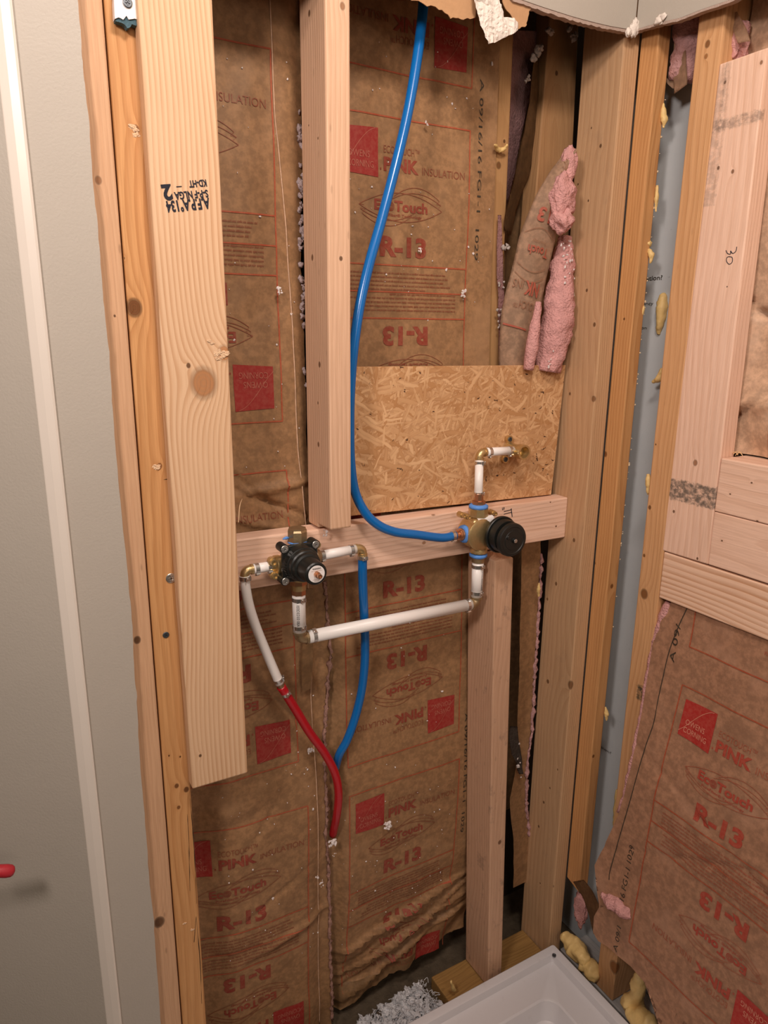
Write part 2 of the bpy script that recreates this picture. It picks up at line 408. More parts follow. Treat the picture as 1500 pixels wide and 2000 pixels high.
bm = NB(); lo2 = [Vector((XU, .987, low[-1].z))]+[onX(*p, XU) for p in ((1262, 51), (1290, 43), (1330, 34), (1370, 18), (1420, 1), (1450, -14), (1500, -30))]
prism(bm, [p+Vector((.0012, -.0016, 0)) for p in [Vector((XU, .987, TOP))]+lo2+[Vector((XU, lo2[-1].y-1.0, lo2[-1].z+.02)), Vector((XU, lo2[-1].y-1.0, TOP))]], (.0125, 0, 0)); struct('wall_right', bm, PAINT)
# cut edges of that board: pale brown strip below the face
bm = NB()
def strip(path, dv, h=.0035):
    for a, b in zip(path, path[1:]):
        n = 5
        for k in range(n):
            p = a+(b-a)*k/n; q = a+(b-a)*(k+1)/n; h1 = h*(1+.5*noise.noise(p*220)); h2 = h*(1+.5*noise.noise(q*220))
            prism(bm, [p+ZV*.0003, q+ZV*.0003, q-ZV*h2, p-ZV*h1], dv)
ZV = Vector((0, 0, 1))
strip([p+Vector((0, .0012, 0)) for p in low[33:]], (0, .0108, 0), .005); strip([p+Vector((.0012, 0, 0)) for p in lo2], (.0108, 0, 0))
tag(link('trim_2', bm, GYPB), kind='structure')
bm = NB()
for c, s in (((1237, 60), .012), ((1243, 52), .010), ((1228, 63), .008), ((1240, 45), .007)):
    lump(bm, onY(*c, .984), (s*.7, .004, s), .5, seed=s*900)
for c, s in (((1287, 40), .009), ((1296, 32), .006)): lump(bm, onX(*c, XU-.002), (.003, s, s*.8), .5, seed=s*700)
tag(link('drywall_mud', bm, GYPS, smooth=True), 'crumbly white joint compound torn along the inside corner of the grey drywall overhead', 'plaster')

# ---------------------------------------------------------------- lumber of the plumbing wall
def K(px, py, Y=None, X=None, r=.004, d=.6):
    if r < .0085: r *= .62
    elif r < .012: r *= .85
    p = onY(px, py, Y) if Y else onX(px, py, X); return (p.x, p.y, p.z, r, d)
qA = [Vector((.118, 1.0, TOP-.05)), zext(onY(200, 0, 1.0), onY(355, 2000, 1.0), TOP-.05), zext(onY(200, 0, 1.0), onY(355, 2000, 1.0), FLOOR+.04), Vector((.118, 1.0, FLOOR+.04))]
lumber('wall_stud', 'tan wall stud showing a narrow face between grey drywall edge and orange stud', qA, (0, .089, 0), wood, name='', **{}) if False else None
def L(name, label, quad, dv, cat='lumber', group=None, parent=None, bev=.0025, style=PINE, **kw):
    return lumber(name, label, quad, dv, lambda origin: wood(name+'_wood', origin=origin, **{**style, **kw}), parent, cat, group, bev)
L('wall_stud', 'tan wall stud, narrow strip showing between the grey drywall edge and the orange stud', qA, (0, .089, 0), 'stud',
  style=dict(light=(.60, .36, .21), dark=(.47, .25, .13)), seed=3, con=.3, freq=170, centre=(-.16, .05), spots=.35,
  knots=[K(268, 1250, 1.0, None, .007, .9), K(311, 1801, 1.0, None, .009, .9), K(224, 617, 1.0, None, .002, .9), K(192, 352, 1.0, None, .006, .35)])
qB = [zext(onY(202, 0, 1.0), onY(357, 2000, 1.0), TOP-.05)+Vector((.001, 0, 0)), Vector((.2285, 1, TOP-.05)), onY(398, 2000, 1.0), zext(onY(202, 0, 1.0), onY(357, 2000, 1.0), FLOOR+.04)]
qB = [qB[0], Vector((.2285, 1.0, TOP-.05)), Vector((.2245, 1.0, FLOOR+.04)), qB[3]]
L('wall_stud', 'weathered orange stud with a dark knot and a screw, behind the wide front board', qB, (0, .089, 0), 'stud', style=ORNG, seed=8, con=.6, freq=120, centre=(.12, .07), warp=.025,
  knots=[K(262, 601, 1.0, None, .0105, .75), K(265, 252, 1.0, None, .006, .6), K(241, 504, 1.0, None, .003, .95), K(345, 1535, 1.0, None, .005, .7), K(364, 1542, 1.0, None, .006, .8), K(349, 1577, 1.0, None, .004, .6), K(330, 1476, 1.0, None, .002, .95), K(352, 1478, 1.0, None, .002, .95), K(312, 910, 1.0, None, .005, .5)])
YB = .975
qF = [zext(onY(268, 0, YB), onY(376, 1542, YB), TOP-.1), zext(onY(413, 0, YB), onY(484, 1510, YB), TOP-.1), onY(484, 1510, YB), onY(376, 1542, YB)]
qF = [zext(onY(268, 0, YB), onY(376, 1542, YB), TOP-.1), onY(418, 120, YB)*1.0, onY(484, 1510, YB), onY(376, 1542, YB)]
qF[1] = zext(onY(415, 0, YB), onY(484, 1510, YB), TOP-.1)
front = L('front_board', 'wide flat pine board with black grade stamp and large knot, its lower end cut off', qF, (0, .024, 0), 'board',
  style=dict(light=(.69, .455, .28), dark=(.50, .265, .13)), seed=1.7, con=.8, freq=175, warp=.035, centre=(.125, .075), fibre=.06, stretch=.8,
  knots=[K(398, 748, YB, None, .0165, .18), K(368, 714, YB, None, .0042, .85), K(391, 1476, YB, None, .0032, .9), K(438, 690, YB, None, .010, .02)])
# centre stud with its notched foot over the crossbeam
c0, c1 = .4757, .5140
YZ = [(1.0, TOP-.04), (1.0, -.3205), (1.0485, -.322), (1.0485, -.3285), (1.0885, -.3285), (1.0885, TOP-.04)]
L('wall_stud', 'pale centre stud notched over the crossbeam, left of the long blue pipe', [Vector((c0, a, b)) for a, b in YZ], (c1-c0, 0, 0), 'stud', bev=.003,
  style=dict(light=(.69, .44, .29), dark=(.50, .28, .16)), seed=5.2, con=.5, freq=190, centre=(-.13, .09), warp=.03, spots=.25,
  knots=[K(610, 503, None, c0, .0055, .7), K(666, 505, 1.0, None, .004, .85), K(624, 712, None, c0, .0055, .75), K(621, 787, None, c0, .003, .8), K(622, 868, None, c0, .005, .7), K(604, 26, None, c0, .005, .8), K(669, 12, 1.0, None, .006, .4), K(621, 270, None, c0, .0022, .95), K(603, 245, None, c0, .0018, .95)])
# crossbeam
YC = 1.05
tl, tr = onY(470, 1053.5, YC), onY(1083, 975, YC); bl, br = onY(487, 1151.6, YC), onY(1083, 1053, YC)
def xext(a, b, x): t = (x-a.x)/(b.x-a.x); return a+(b-a)*t
XS = 1.0435
qC = [xext(tl, tr, .2295), xext(tl, tr, XS), xext(bl, br, XS), xext(bl, br, .2295)]
L('crossbeam', 'horizontal pine crossbeam carrying both valves between front board and right stud', qC, (0, .038, 0), 'beam', axis='X',
  style=PALE, seed=2.2, con=.5, freq=120, centre=(-.01, .02), warp=.04,
  knots=[K(847, 1003, YC, None, .0065, .5), K(1075, 981, YC, None, .0022, .8), K(1086, 1028, YC, None, .003, .8), K(828, 1060, YC, None, .005, .3)])
BEAM_TOP = tl.z; BEAM_BOT = bl.z
# OSB panel standing on the beam
YO = 1.0775
osb = [Vector((.5145, YO, onY(705, 716, YO).z)), onY(1105, 713, YO), onY(1077, 966, YO), Vector((.5145, YO, tl.z+.002))]
osb[3].z = onY(705, 1004, YO).z
bm = NB(); prism(bm, osb, (0, .011, 0)); bevel(bm, .0006, 1)
o = link('osb_panel', bm, None, loc=(.5145, YO, -.35)); o.data.materials.append(mk_osb(None))
tag(o, 'rectangle of speckled strand board standing on the crossbeam behind the shower outlet', 'board')
# low stud
r0, r1 = onY(967, 1090, 1.0), onY(953, 1912, 1.0); s0, s1 = onY(1003, 1090, 1.0), onY(980, 1893, 1.0)
zt = -.427
qL = [zext(r0, r1, zt), zext(s0, s1, zt), zext(s0, s1, -1.461), zext(r0, r1, -1.461)]
L('wall_stud', 'dirty pinkish lower stud standing under the crossbeam below the round black valve', qL, (0, .086, 0), 'stud',
  style=dict(light=(.60, .37, .24), dark=(.46, .25, .14)), seed=6.4, con=.3, freq=150, centre=(-.12, .08), grey=.45, spots=.25,
  knots=[K(976, 1645, 1.0, None, .0065, .7), K(925, 1345, None, .82, .004, .5)],
  stains=[((.80, 1.02, -1.155), (.86, 1.045, -1.12), .35, (.10, .08, .065))])
# right stud
L('wall_stud', 'broad tan stud at the right end of the crossbeam, side face visible', [Vector((1.044, 1.0, TOP-.04)), Vector((1.0815, 1.0, TOP-.04)), Vector((1.0815, 1.0, FLOOR+.002)), Vector((1.044, 1.0, FLOOR+.002))], (0, .1, 0), 'stud',
  style=dict(light=(.56, .345, .19), dark=(.43, .235, .115)), seed=9.1, con=.5, freq=170, centre=(.16, -.09), warp=.035, grey=.12,
  knots=[K(1173, 285, None, 1.044, .004, .85), K(1129, 360, None, 1.044, .0025, .9), K(1149, 392, None, 1.044, .0025, .9), K(1146, 567, None, 1.044, .004, .8), K(1161, 634, None, 1.044, .005, .7), K(1113, 769, None, 1.044, .004, .7), K(1159, 779, None, 1.044, .007, .55), K(1121, 1055, None, 1.044, .005, .7), K(1086, 1140, None, 1.044, .005, .6), K(1069, 1170, None, 1.044, .004, .6), K(1070, 1331, None, 1.044, .006, .7), K(1114, 1339, 1.0, None, .009, .6), K(1074, 1539, None, 1.044, .0025, .95), K(1062, 1567, None, 1.044, .004, .8), K(1052, 1614, None, 1.044, .004, .8), K(1089, 1503, None, 1.044, .003, .6), K(1080, 1733, 1.0, None, .006, .6), K(1055, 1725, None, 1.044, .0025, .9), K(1117, 285, None, 1.044, .002, .95), K(1155, 250, None, 1.044, .002, .95)])
# corner stud of the right wall
zb = onX(1100, 1707, 1.082).z
L('corner_stud', 'orange corner stud of the right wall, sawn off above the shower pan', [Vector((1.0825, .9595, TOP-.04)), Vector((1.0825, .9595, zb-.012)), Vector((1.0825, .9995, zb)), Vector((1.0825, .9995, TOP-.04))], (.029, 0, 0), 'stud',
  style=ORNG, seed=4.4, con=.55, freq=170, centre=(.02, -.05), warp=.03,
  knots=[K(1182, 887, None, 1.0825, .007, .55), K(1195, 1145, .9595, None, .006, .6), K(1159, 1477, .9595, None, .005, .7), K(1110, 1572, None, 1.0825, .004, .6), K(1219, 623, None, 1.0825, .003, .8), K(1162, 1100, None, 1.0825, .003, .6), K(1165, 930, None, 1.0825, .004, .6)])
# second stud of the right wall
XR = 1.0825
qG = [Vector((XR, .834, TOP-.04)), Vector((XR, .835, FLOOR+.04)), Vector((XR, .8835, FLOOR+.04)), Vector((XR, .8825, TOP-.04))]
L('wall_stud', 'orange right-wall stud between the grey-blue board and the pale boards', qG, (.089, 0, 0), 'stud',
  style=dict(light=(.66, .37, .18), dark=(.46, .215, .08)), seed=7.7, con=.5, freq=170, centre=(.0, .03), warp=.03, spots=.15,
  knots=[K(1382, 86, None, XR, .007, .6), K(1379, 110, None, XR, .005, .3), K(1269, 991, None, XR, .005, .7), K(1258, 1085, None, XR, .004, .7), K(1258, 1160, None, XR, .009, .6), K(1281, 868, None, XR, .002, .95), K(1200, 1890, None, XR, .012, .4)],
  stains=[((XR-.01, .83, onX(1240, 1362, XR).z), (XR+.09, .86, onX(1240, 1332, XR).z), .9, (.03, .04, .03))])
# pale boards of the niche frame
qH = [onX(1405, 125, XR), onX(1499.5, 92, XR), onX(1382, 1103, XR), onX(1292.5, 1075, XR)]
L('niche_board', 'pale upright board with a pencilled 30 and a dark smudge near its foot', qH, (.038, 0, 0), 'board',
  style=PALE, seed=11.3, con=.42, freq=130, centre=(.11, -.09), warp=.045,
  knots=[K(1358, 904, None, XR, .0065, .5), K(1420, 560, None, XR, .0018, .99), K(1416, 161, None, XR, .003, .85), K(1403, 328, None, XR, .0035, .85), K(1431, 335, None, XR, .004, .7), K(1316, 999, None, XR, .0035, .85), K(1362, 1091, None, XR, .003, .9), K(1487, 122, None, XR, .0035, .6)],
  stains=[((XR-.01, .70, onX(1350, 985, XR).z), (XR+.01, .90, onX(1350, 942, XR).z), .9, (.10, .085, .07)),
          ((XR-.01, .70, onX(1450, 245, XR).z), (XR+.01, .90, onX(1450, 222, XR).z), .55, (.13, .10, .085)),
          ((XR-.01, .812, onX(1400, 400, XR).z), (XR+.01, .90, onX(1400, 130, XR).z), .35, (.16, .12, .10)),
          ((XR-.01, .8205, onX(1410, 290, XR).z), (XR+.01, .8215, onX(1417, 120, XR).z), 1.0, (.02, .012, .01))])
def yext(a, b, y): t = (y-a.y)/(b.y-a.y); return a+(b-a)*t
a0, a1, a2, a3 = onX(1408.5, 895, XR), onX(1395, 999, XR), onX(1382.5, 1103, XR), onX(1292, 1075.5, XR)
ye = .12
def hq(p, q): return [p, Vector((XR, ye, p.z)), Vector((XR, ye, q.z)), q]
L('niche_header', 'pale horizontal header board, topmost of the three, with sawn splinters at its left end', hq(a0, a1+Vector((0, 0, .0006))), (.085, 0, 0), 'board', axis='Y', style=PALE, seed=12.6, con=.4, freq=90, centre=(.06, -.02), warp=.05, bev=.0018,
  knots=[K(1468, 943, None, XR, .0022, .9), K(1426, 965, None, XR, .002, .9), K(1479, 1018, None, XR, .0025, .9)])
L('niche_header', 'pale horizontal header board, middle of the three, with a tiny knot', hq(a1-Vector((0, 0, .0006)), a2+Vector((0, 0, .0006))), (.085, 0, 0), 'board', axis='Y', style=PALE, seed=13.9, con=.4, freq=90, centre=(.08, .05), warp=.05, bev=.0018,
  knots=[K(1410, 1056, None, XR, .0022, .9)])
a4 = onX(1284.5, 1166, XR)
L('niche_sill', 'strongly grained horizontal board at the bottom of the pale boards, over the printed batt', [Vector((XR, .8335, a3.z-.0008)), Vector((XR, ye, a3.z-.0008)), Vector((XR, ye, a4.z)), Vector((XR, .8335, a4.z))], (.038, 0, 0), 'board', axis='Y',
  style=dict(light=(.84, .57, .41), dark=(.55, .28, .15)), seed=15.0, con=.9, freq=170, centre=(.10, .12), warp=.035, bev=.002, fibre=.05)

# ---------------------------------------------------------------- lettering helper
_tc = {}
def text2d(s, bold=0.0, shear=0.0):
    """flat glyph outlines -> (verts2d normalised so cap height = 1, faces, width)"""
    k = (s, bold, shear)
    if k in _tc: return _tc[k]
    cu = bpy.data.curves.new('t', 'FONT'); cu.body = s; cu.size = 1.4; cu.offset = bold; cu.resolution_u = 3; cu.shear = shear
    ob = bpy.data.objects.new('t', cu); COL.objects.link(ob)
    dg = bpy.context.evaluated_depsgraph_get(); me = bpy.data.meshes.new_from_object(ob.evaluated_get(dg))
    vs = [(v.co.x, v.co.y) for v in me.vertices]; fs = [tuple(p.vertices) for p in me.polygons]
    bpy.data.objects.remove(ob); bpy.data.curves.remove(cu); bpy.data.meshes.remove(me)
    x0 = min(v[0] for v in vs); x1 = max(v[0] for v in vs); vs = [(a-x0, b) for a, b in vs]
    _tc[k] = (vs, fs, x1-x0); return _tc[k]
class Flat:
    """collects flat shapes in (u, v) sheet coordinates, per ink"""
    def __init__(s): s.d = {}
    def add(s, ink, vs, fs):
        V_, F_ = s.d.setdefault(ink, ([], [])); o = len(V_); V_ += vs; F_ += [tuple(i+o for i in f) for f in fs]
    def rect(s, ink, u0, v0, u1, v1): s.add(ink, [(u0, v0), (u1, v0), (u1, v1), (u0, v1)], [(0, 1, 2, 3)])
    def text(s, ink, t, u, v, h, width=None, bold=0, rot=0, tr=None):
        vs, fs, w_ = text2d(t, bold); sx = (width/w_) if width else h
        out = [(a*sx, b*h) for a, b in vs]; c, n = math.cos(rot), math.sin(rot)
        s.add(ink, [(u+a*c-b*n, v+a*n+b*c) for a, b in out], fs)
    def line(s, ink, pts, w_):
        vs = []; fs = []
        for i, p in enumerate(pts):
            a = pts[max(i-1, 0)]; b = pts[min(i+1, len(pts)-1)]; dx, dy = b[0]-a[0], b[1]-a[1]; l = math.hypot(dx, dy) or 1
            nx, ny = -dy/l*w_/2, dx/l*w_/2; vs += [(p[0]+nx, p[1]+ny), (p[0]-nx, p[1]-ny)]
            if i: k = 2*i; fs.append((k-2, k-1, k+1, k))
        s.add(ink, vs, fs)
    def xform(s, f):
        for k in s.d: s.d[k] = ([f(*p) for p in s.d[k][0]], s.d[k][1])
        return s
    def merge(s, o, f=lambda a, b: (a, b)):
        for k, (V_, F_) in o.d.items(): s.add(k, [f(*p) for p in V_], F_)
def clip_mesh(vs, fs, step, lo=None, hi=None):
    bm = NB(); vv = [bm.verts.new((a, b, 0)) for a, b in vs]
    for f in fs:
        try: bm.faces.new([vv[i] for i in f])
        except ValueError: pass
    if any(len(f.verts) > 4 for f in bm.faces): bmesh.ops.triangulate(bm, faces=bm.faces)
    for ax in (0, 1):
        a = min(v.co[ax] for v in bm.verts); b = max(v.co[ax] for v in bm.verts)
        for side, val in ((lo, a), (hi, b)):
            pass
        if lo is not None:
            n = [0, 0, 0]; n[ax] = 1; c = [0, 0, 0]; c[ax] = lo[ax]
            bmesh.ops.bisect_plane(bm, geom=bm.verts[:]+bm.edges[:]+bm.faces[:], plane_co=c, plane_no=n, clear_inner=True)
            c[ax] = hi[ax]
            bmesh.ops.bisect_plane(bm, geom=bm.verts[:]+bm.edges[:]+bm.faces[:], plane_co=c, plane_no=n, clear_outer=True)
        k = math.ceil(a/step)
        while k*step < b:
            n = [0, 0, 0]; n[ax] = 1; c = [0, 0, 0]; c[ax] = k*step
            bmesh.ops.bisect_plane(bm, geom=bm.verts[:]+bm.edges[:]+bm.faces[:], plane_co=c, plane_no=n); k += 1
    return bm
def sheet_decals(fl, fn, parent, off, step=.012, lo=None, hi=None, names=None):
    for ink, (V_, F_) in fl.d.items():
        bm = clip_mesh(V_, F_, step, lo, hi)
        if not bm.faces: bm.free(); continue
        oo = off+(.0007 if 'pale' in ink.name else 0)
        for v in bm.verts: v.co = fn(v.co.x, v.co.y, oo)
        o = link((names or {}).get(ink.name, 'printing'), bm, ink, parent)
        o['kind'] = 'stuff'

def oval(fl, ink, cu, cv, w_, h_, lw=.0011):
    """leaf shaped emblem made of crossing arcs"""
    def arc(x0, x1, sag, y0=0, n=18): return [(cu+x0+(x1-x0)*k/n, cv+y0+sag*4*(k/n)*(1-k/n)) for k in range(n+1)]
    a = w_/2
    fl.line(ink, arc(-a, a, h_*.46, -.002), lw); fl.line(ink, arc(-a, a, -h_*.46, -.002), lw)
    fl.line(ink, arc(-a*.2, a*.93, h_*.34, h_*.30), lw*.9); fl.line(ink, arc(-a*.3, a*.97, h_*.30, h_*.16), lw*.9)
    fl.line(ink, arc(-a*.93, a*.2, -h_*.34, -h_*.32), lw*.9); fl.line(ink, arc(-a*.97, a*.3, -h_*.30, -h_*.18), lw*.9)
    for sx in (1, -1):
        fl.line(ink, [(cu+sx*a*.93, cv+sx*h_*.30), (cu+sx*a*.86, cv+sx*h_*.19), (cu+sx*a*.97, cv+sx*h_*.16), (cu+sx*a*.89, cv+sx*h_*.05), (cu+sx*a, cv-.002)], lw*.9)
UH = .553
def half(W, inks, r):
    """upper half of one printed panel; origin at its top left corner, v down is negative"""
    ink, thin, logo, pale = inks; f = Flat()
    n = 12; vs = [(.0135, -.022), (.0135+.066, -.019), (.0135+.0665, -.094), (.0135, -.090)]
    f.add(logo, vs, [(0, 1, 2, 3)])
    f.text(pale, 'OWENS', .0235, -.066, .0105, .040); f.text(pale, 'CORNING', .0225, -.081, .0105, .048)
    f.line(pale, [(.0135+.012*(k/10)**.5+.048*(k/10), -.082+.062*math.sin(k/10*1.45)) for k in range(11)], .0009)
    f.text(thin, 'ECOTOUCH\u2122', .0905, -.0545, .0115, .072)
    f.text(ink, 'PINK', .0905, -.0815, .0205, .070, bold=.06)
    f.text(thin, 'INSULATION', .168, -.0815, .0125, .088)
    f.rect(ink, .0835, -.0815, .0862, -.0785)
    oval(f, thin, .1265, -.136, .165, .050)
    f.text(ink, 'Ec', .072, -.144, .0165, .024, bold=.05); f.text(ink, 'Touch', .1105, -.144, .0165, .068, bold=.05)
    cc = (.1035, -.1375)
    for rr in (.0068, .0045, .0022): f.line(ink, [(cc[0]+rr*math.cos(k*.52), cc[1]+rr*math.sin(k*.52)) for k in range(13)], .0012)
    f.text(ink, 'PureFiber\u00ae Technology', .083, -.1535, .0048, .083, bold=.01)
    f.text(ink, 'R-13', .083, -.2165, .031, .094, bold=.06)
    # two paragraphs of minute type
    v = -.240
    for ln in range(5):
        v -= .0068; u = .022; end = W-.030-r.random()*.02
        if ln == 4: end = W*.62
        while u < end:
            wl = r.uniform(.003, .013)
            k = 0.0
            while k < wl:
                hh = .0023 if r.random() < .7 else .0033
                f.rect(thin, u+k, v, u+k+.00085, v+hh); k += .0013
            u += wl+.0018
    return f
def unit(W, inks, seed):
    r = random.Random(seed); f = Flat(); a = half(W, inks, r); b = half(W, inks, r)
    f.merge(a); f.merge(b, lambda u, v: (W-u, -UH-v))
    lw = .0024
    ln = INK_LINE
    for v in (0, -.232, -UH/2, -UH+.232, -UH): f.rect(ln, 0, v-lw/2, W, v+lw/2)
    f.rect(ln, -lw/2, 0, lw/2, -UH); f.rect(ln, W-lw/2, 0, W+lw/2, -UH)
    return f
INKS = (INK, INK_T, INK_L, INK_P)
def code(fl, u, vtop): fl.text(INK_K, 'A 09/16/16 FG1-1  1029', u, vtop, .0085, .30, rot=-math.pi/2)

# ---------------------------------------------------------------- batts of the back wall
def lerp(x, xs, ys):
    if x <= xs[0]: return ys[0]
    for a, b, c, d in zip(xs, xs[1:], ys, ys[1:]):
        if x <= b: return c+(d-c)*(x-a)/(b-a)
    return ys[-1]
def PY(z): return lerp(z, [-1.5, -.95, -.45, -.36, -.1, 1], [1.108, 1.087, 1.103, 1.108, 1.120, 1.130])
def crease(u, v, c, ang, w_, amp):
    d = (u-c[0])*math.sin(ang)-(v-c[1])*math.cos(ang); l = (u-c[0])*math.cos(ang)+(v-c[1])*math.sin(ang)
    d += .004*noise.noise(Vector((l*14, c[0]*9, c[1]*5)))
    return amp*math.exp(-(d/w_)**2)
CR_A = [((.45, -.265), .10, .006, -.010), ((.43, -.30), -.42, .005, .010), ((.42, -.335), -.30, .004, -.008), ((.40, -.28), -.75, .004, .006), ((.47, -.35), .05, .006, .008),
        ((.40, -1.07), .5, .005, .005), ((.46, -1.17), .25, .008, -.008), ((.33, -.85), .30, .02, -.006), ((.44, -.70), -.9, .006, .006), ((.48, -.62), -1.3, .006, -.007), ((.35, -.93), .9, .005, .004)]
def bumpA(u, v):
    s = .0065*noise.noise(Vector((u*9, v*6, 2)))+.0022*noise.noise(Vector((u*24, v*19, 5)))
    for c, a, w_, am in CR_A:
        l = math.hypot(u-c[0], v-c[1]); s += crease(u, v, c, a, w_, am)*math.exp(-(l/.10)**2)
    e = (u-.50); s += .012*math.exp(-(e/.022)**2)+.02*math.exp(-((u-.25)/.04)**2)
    return s
CR_B = [((.70, -1.262), .22, .005, -.020), ((.72, -1.29), .30, .006, .016), ((.70, -1.33), .27, .005, -.018), ((.69, -1.37), .30, .006, .014), ((.66, -1.40), .36, .005, -.014), ((.75, -1.345), .20, .004, .012), ((.62, -1.43), .45, .006, .012), ((.78, -1.30), .5, .004, -.008)]
def bumpB(u, v):
    s = .005*noise.noise(Vector((u*8, v*5, 12)))+.0013*noise.noise(Vector((u*26, v*21, 15)))
    if v < -1.15:
        for c, a, w_, am in CR_B: s += crease(u, v, c, a, w_, am)*math.exp(-((u-c[0])/.16)**2)
        s += .02*min(1, (-1.15-v)/.3)*(1+noise.noise(Vector((u*16, v*12, 3))))
    if v < -.36: s += .022*max(0, min(1, (.548-u)/.02))
    return s
def mkfn(bump): return lambda u, v, off=0.0: Vector((u, PY(v)+bump(u, v)-off, v))
fA = mkfn(bumpA); fB = mkfn(bumpB)
def sheet(name, fn, left, right, v0, v1, mat, parent, nu=56, step=.006, thick=0):
    bm = NB(); n = int((v0-v1)/step); rows = []
    for j in range(n+1):
        v = v0+(v1-v0)*j/n; l, r = left(v), right(v); rows.append([bm.verts.new(fn(l+(r-l)*i/nu, v)) for i in range(nu+1)])
    for a, b in zip(rows, rows[1:]):
        for i in range(nu): bm.faces.new((a[i], b[i], b[i+1], a[i+1]))
    if thick:
        for f in list(bm.faces): pass
    return link(name, bm, mat, parent, smooth=True)
def jag(v, a, sc, seed): return a*noise.noise(Vector((v*sc, seed, .3)))+a*.5*noise.noise(Vector((v*sc*3.1, seed, 7)))
# batt A, behind the front board
bA = empty('insulation_batt', (.37, 1.13, -1.48), 'kraft-faced batt between front board and centre stud, running down to the lower left', 'insulation')
edgeA = lambda v: lerp(v, [-1.5, -1.1, -.95, -.8, -.6, -.45, -.2, .1, .3, .6], [.520, .512, .505, .503, .520, .515, .492, .493, .497, .50])+jag(v, .003, 30, 2)
sheet('kraft_facing', fA, lambda v: .232, edgeA, .75, -1.49, KRAFT, bA)
fl = Flat(); WA = .266
for t, dx in ((.398, .0), (-.2385, .004), (-.882, .019)):
    u_ = unit(WA, INKS, int(t*100)+50)
    sk = .0 if t > -.5 else -.03
    fl.merge(u_, lambda u, v, t=t, dx=dx, sk=sk: (u+.178+dx, t+v*(1.0 if t > -.5 else 1.03)+sk*u))
sheet_decals(fl, fA, bA, .0009, lo=(.234, -1.485), hi=(.50, .74))
# folded flange line of batt A and its woolly torn edge
bm = NB()
for v in [(.60-.02*k) for k in range(104)]: pass
pth = [fA(lerp(v, [-1.5, -1.0, -.6, -.36, -.2, 0, .15, .3, .6], [.492, .487, .480, .483, .470, .468, .462, .448, .444]), v, .001) for v in [.6-.03*k for k in range(70)]]
tube(bm, pth, .0011, 6, sub=2); link('flange_fold', bm, KRAFT_L, bA, True)
bm = NB()
for seg_ in ((.02, .33, 44), (-.10, .02, 6)):
    for k in range(seg_[2]):
        v = rnd.uniform(seg_[0], seg_[1]); s = rnd.uniform(.002, .0048); p = fA(edgeA(v)-rnd.uniform(-.001, .006), v, rnd.uniform(0, .006)); lump(bm, p, (s, s, s*1.3), 1.1, sub=2, seed=k)
link('torn_wool_edge', bm, plain('lilac_fluff', (.58, .47, .47), .95, 0, .1, .4, 140, .003), bA, True)['kind'] = 'stuff'
bm = NB()
pth = [fA(edgeA(v)+.001, v, .002) for v in [-.45-.03*k for k in range(35)]]
tube(bm, pth, .0028, 8, sub=5, wob=.0055, sc=130); link('pink_wool_edge', bm, plain('brownish_wool', (.42, .24, .19), .95, 0, .1, .5, 200, .003), bA, True)
# thin dark kraft strip beside the lower pipes
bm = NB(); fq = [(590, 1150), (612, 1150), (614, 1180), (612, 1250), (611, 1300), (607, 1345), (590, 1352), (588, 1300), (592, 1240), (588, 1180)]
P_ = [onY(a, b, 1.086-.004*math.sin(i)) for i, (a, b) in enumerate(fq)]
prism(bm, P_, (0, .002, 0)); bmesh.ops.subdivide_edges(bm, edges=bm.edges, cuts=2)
link('dark_kraft_strip', bm, KRAFT_D, bA)
# batt B, behind the pipes
bB = empty('insulation_batt', (.70, 1.13, -1.48), 'kraft-faced batt in the middle bay behind the blue pipes, crumpled at its foot', 'insulation')
botB = lambda u: -1.405-.10*(.80-u)/.25
fBb = lambda u, v, off=0.0: fB(u, v, off)
leftB = lambda v: .50
sheet('kraft_facing', fBb, leftB, lambda v: lerp(v, [-1.5, -1.3, -.4, 0, .6], [.87, .895, .885, .875, .872]), .75, -1.41, KRAFT, bB, nu=60)
def rag(u): return -1.41-.07*max(0, (.80-u)/.27)+.012*noise.noise(Vector((u*30, 1, 1)))+.006*noise.noise(Vector((u*90, 1, 1)))
bm = NB(); cols = []
for i in range(70):
    u = .50+(.87-.50)*i/69; cols.append([bm.verts.new(fB(u, -1.41+(rag(u)+1.41)*j/8)) for j in range(9)])
for a, b in zip(cols, cols[1:]):
    for j in range(8): bm.faces.new((a[j], a[j+1], b[j+1], b[j]))
link('ragged_hem', bm, KRAFT_D, bB, True)
fl = Flat()
for t, x0 in ((.955, .549), (.335, .549), (-.285, .551), (-.903, .553)):
    fl.merge(unit(.266, INKS, int(t*77)+99), lambda u, v, t=t, x0=x0: (u+x0, t+v*(1 if t > -.5 else 1.02)))
for vt in (.42, -.20, -.80): code(fl, .833, vt)
sheet_decals(fl, fB, bB, .0009, lo=(.50, -1.43), hi=(.868, .74))
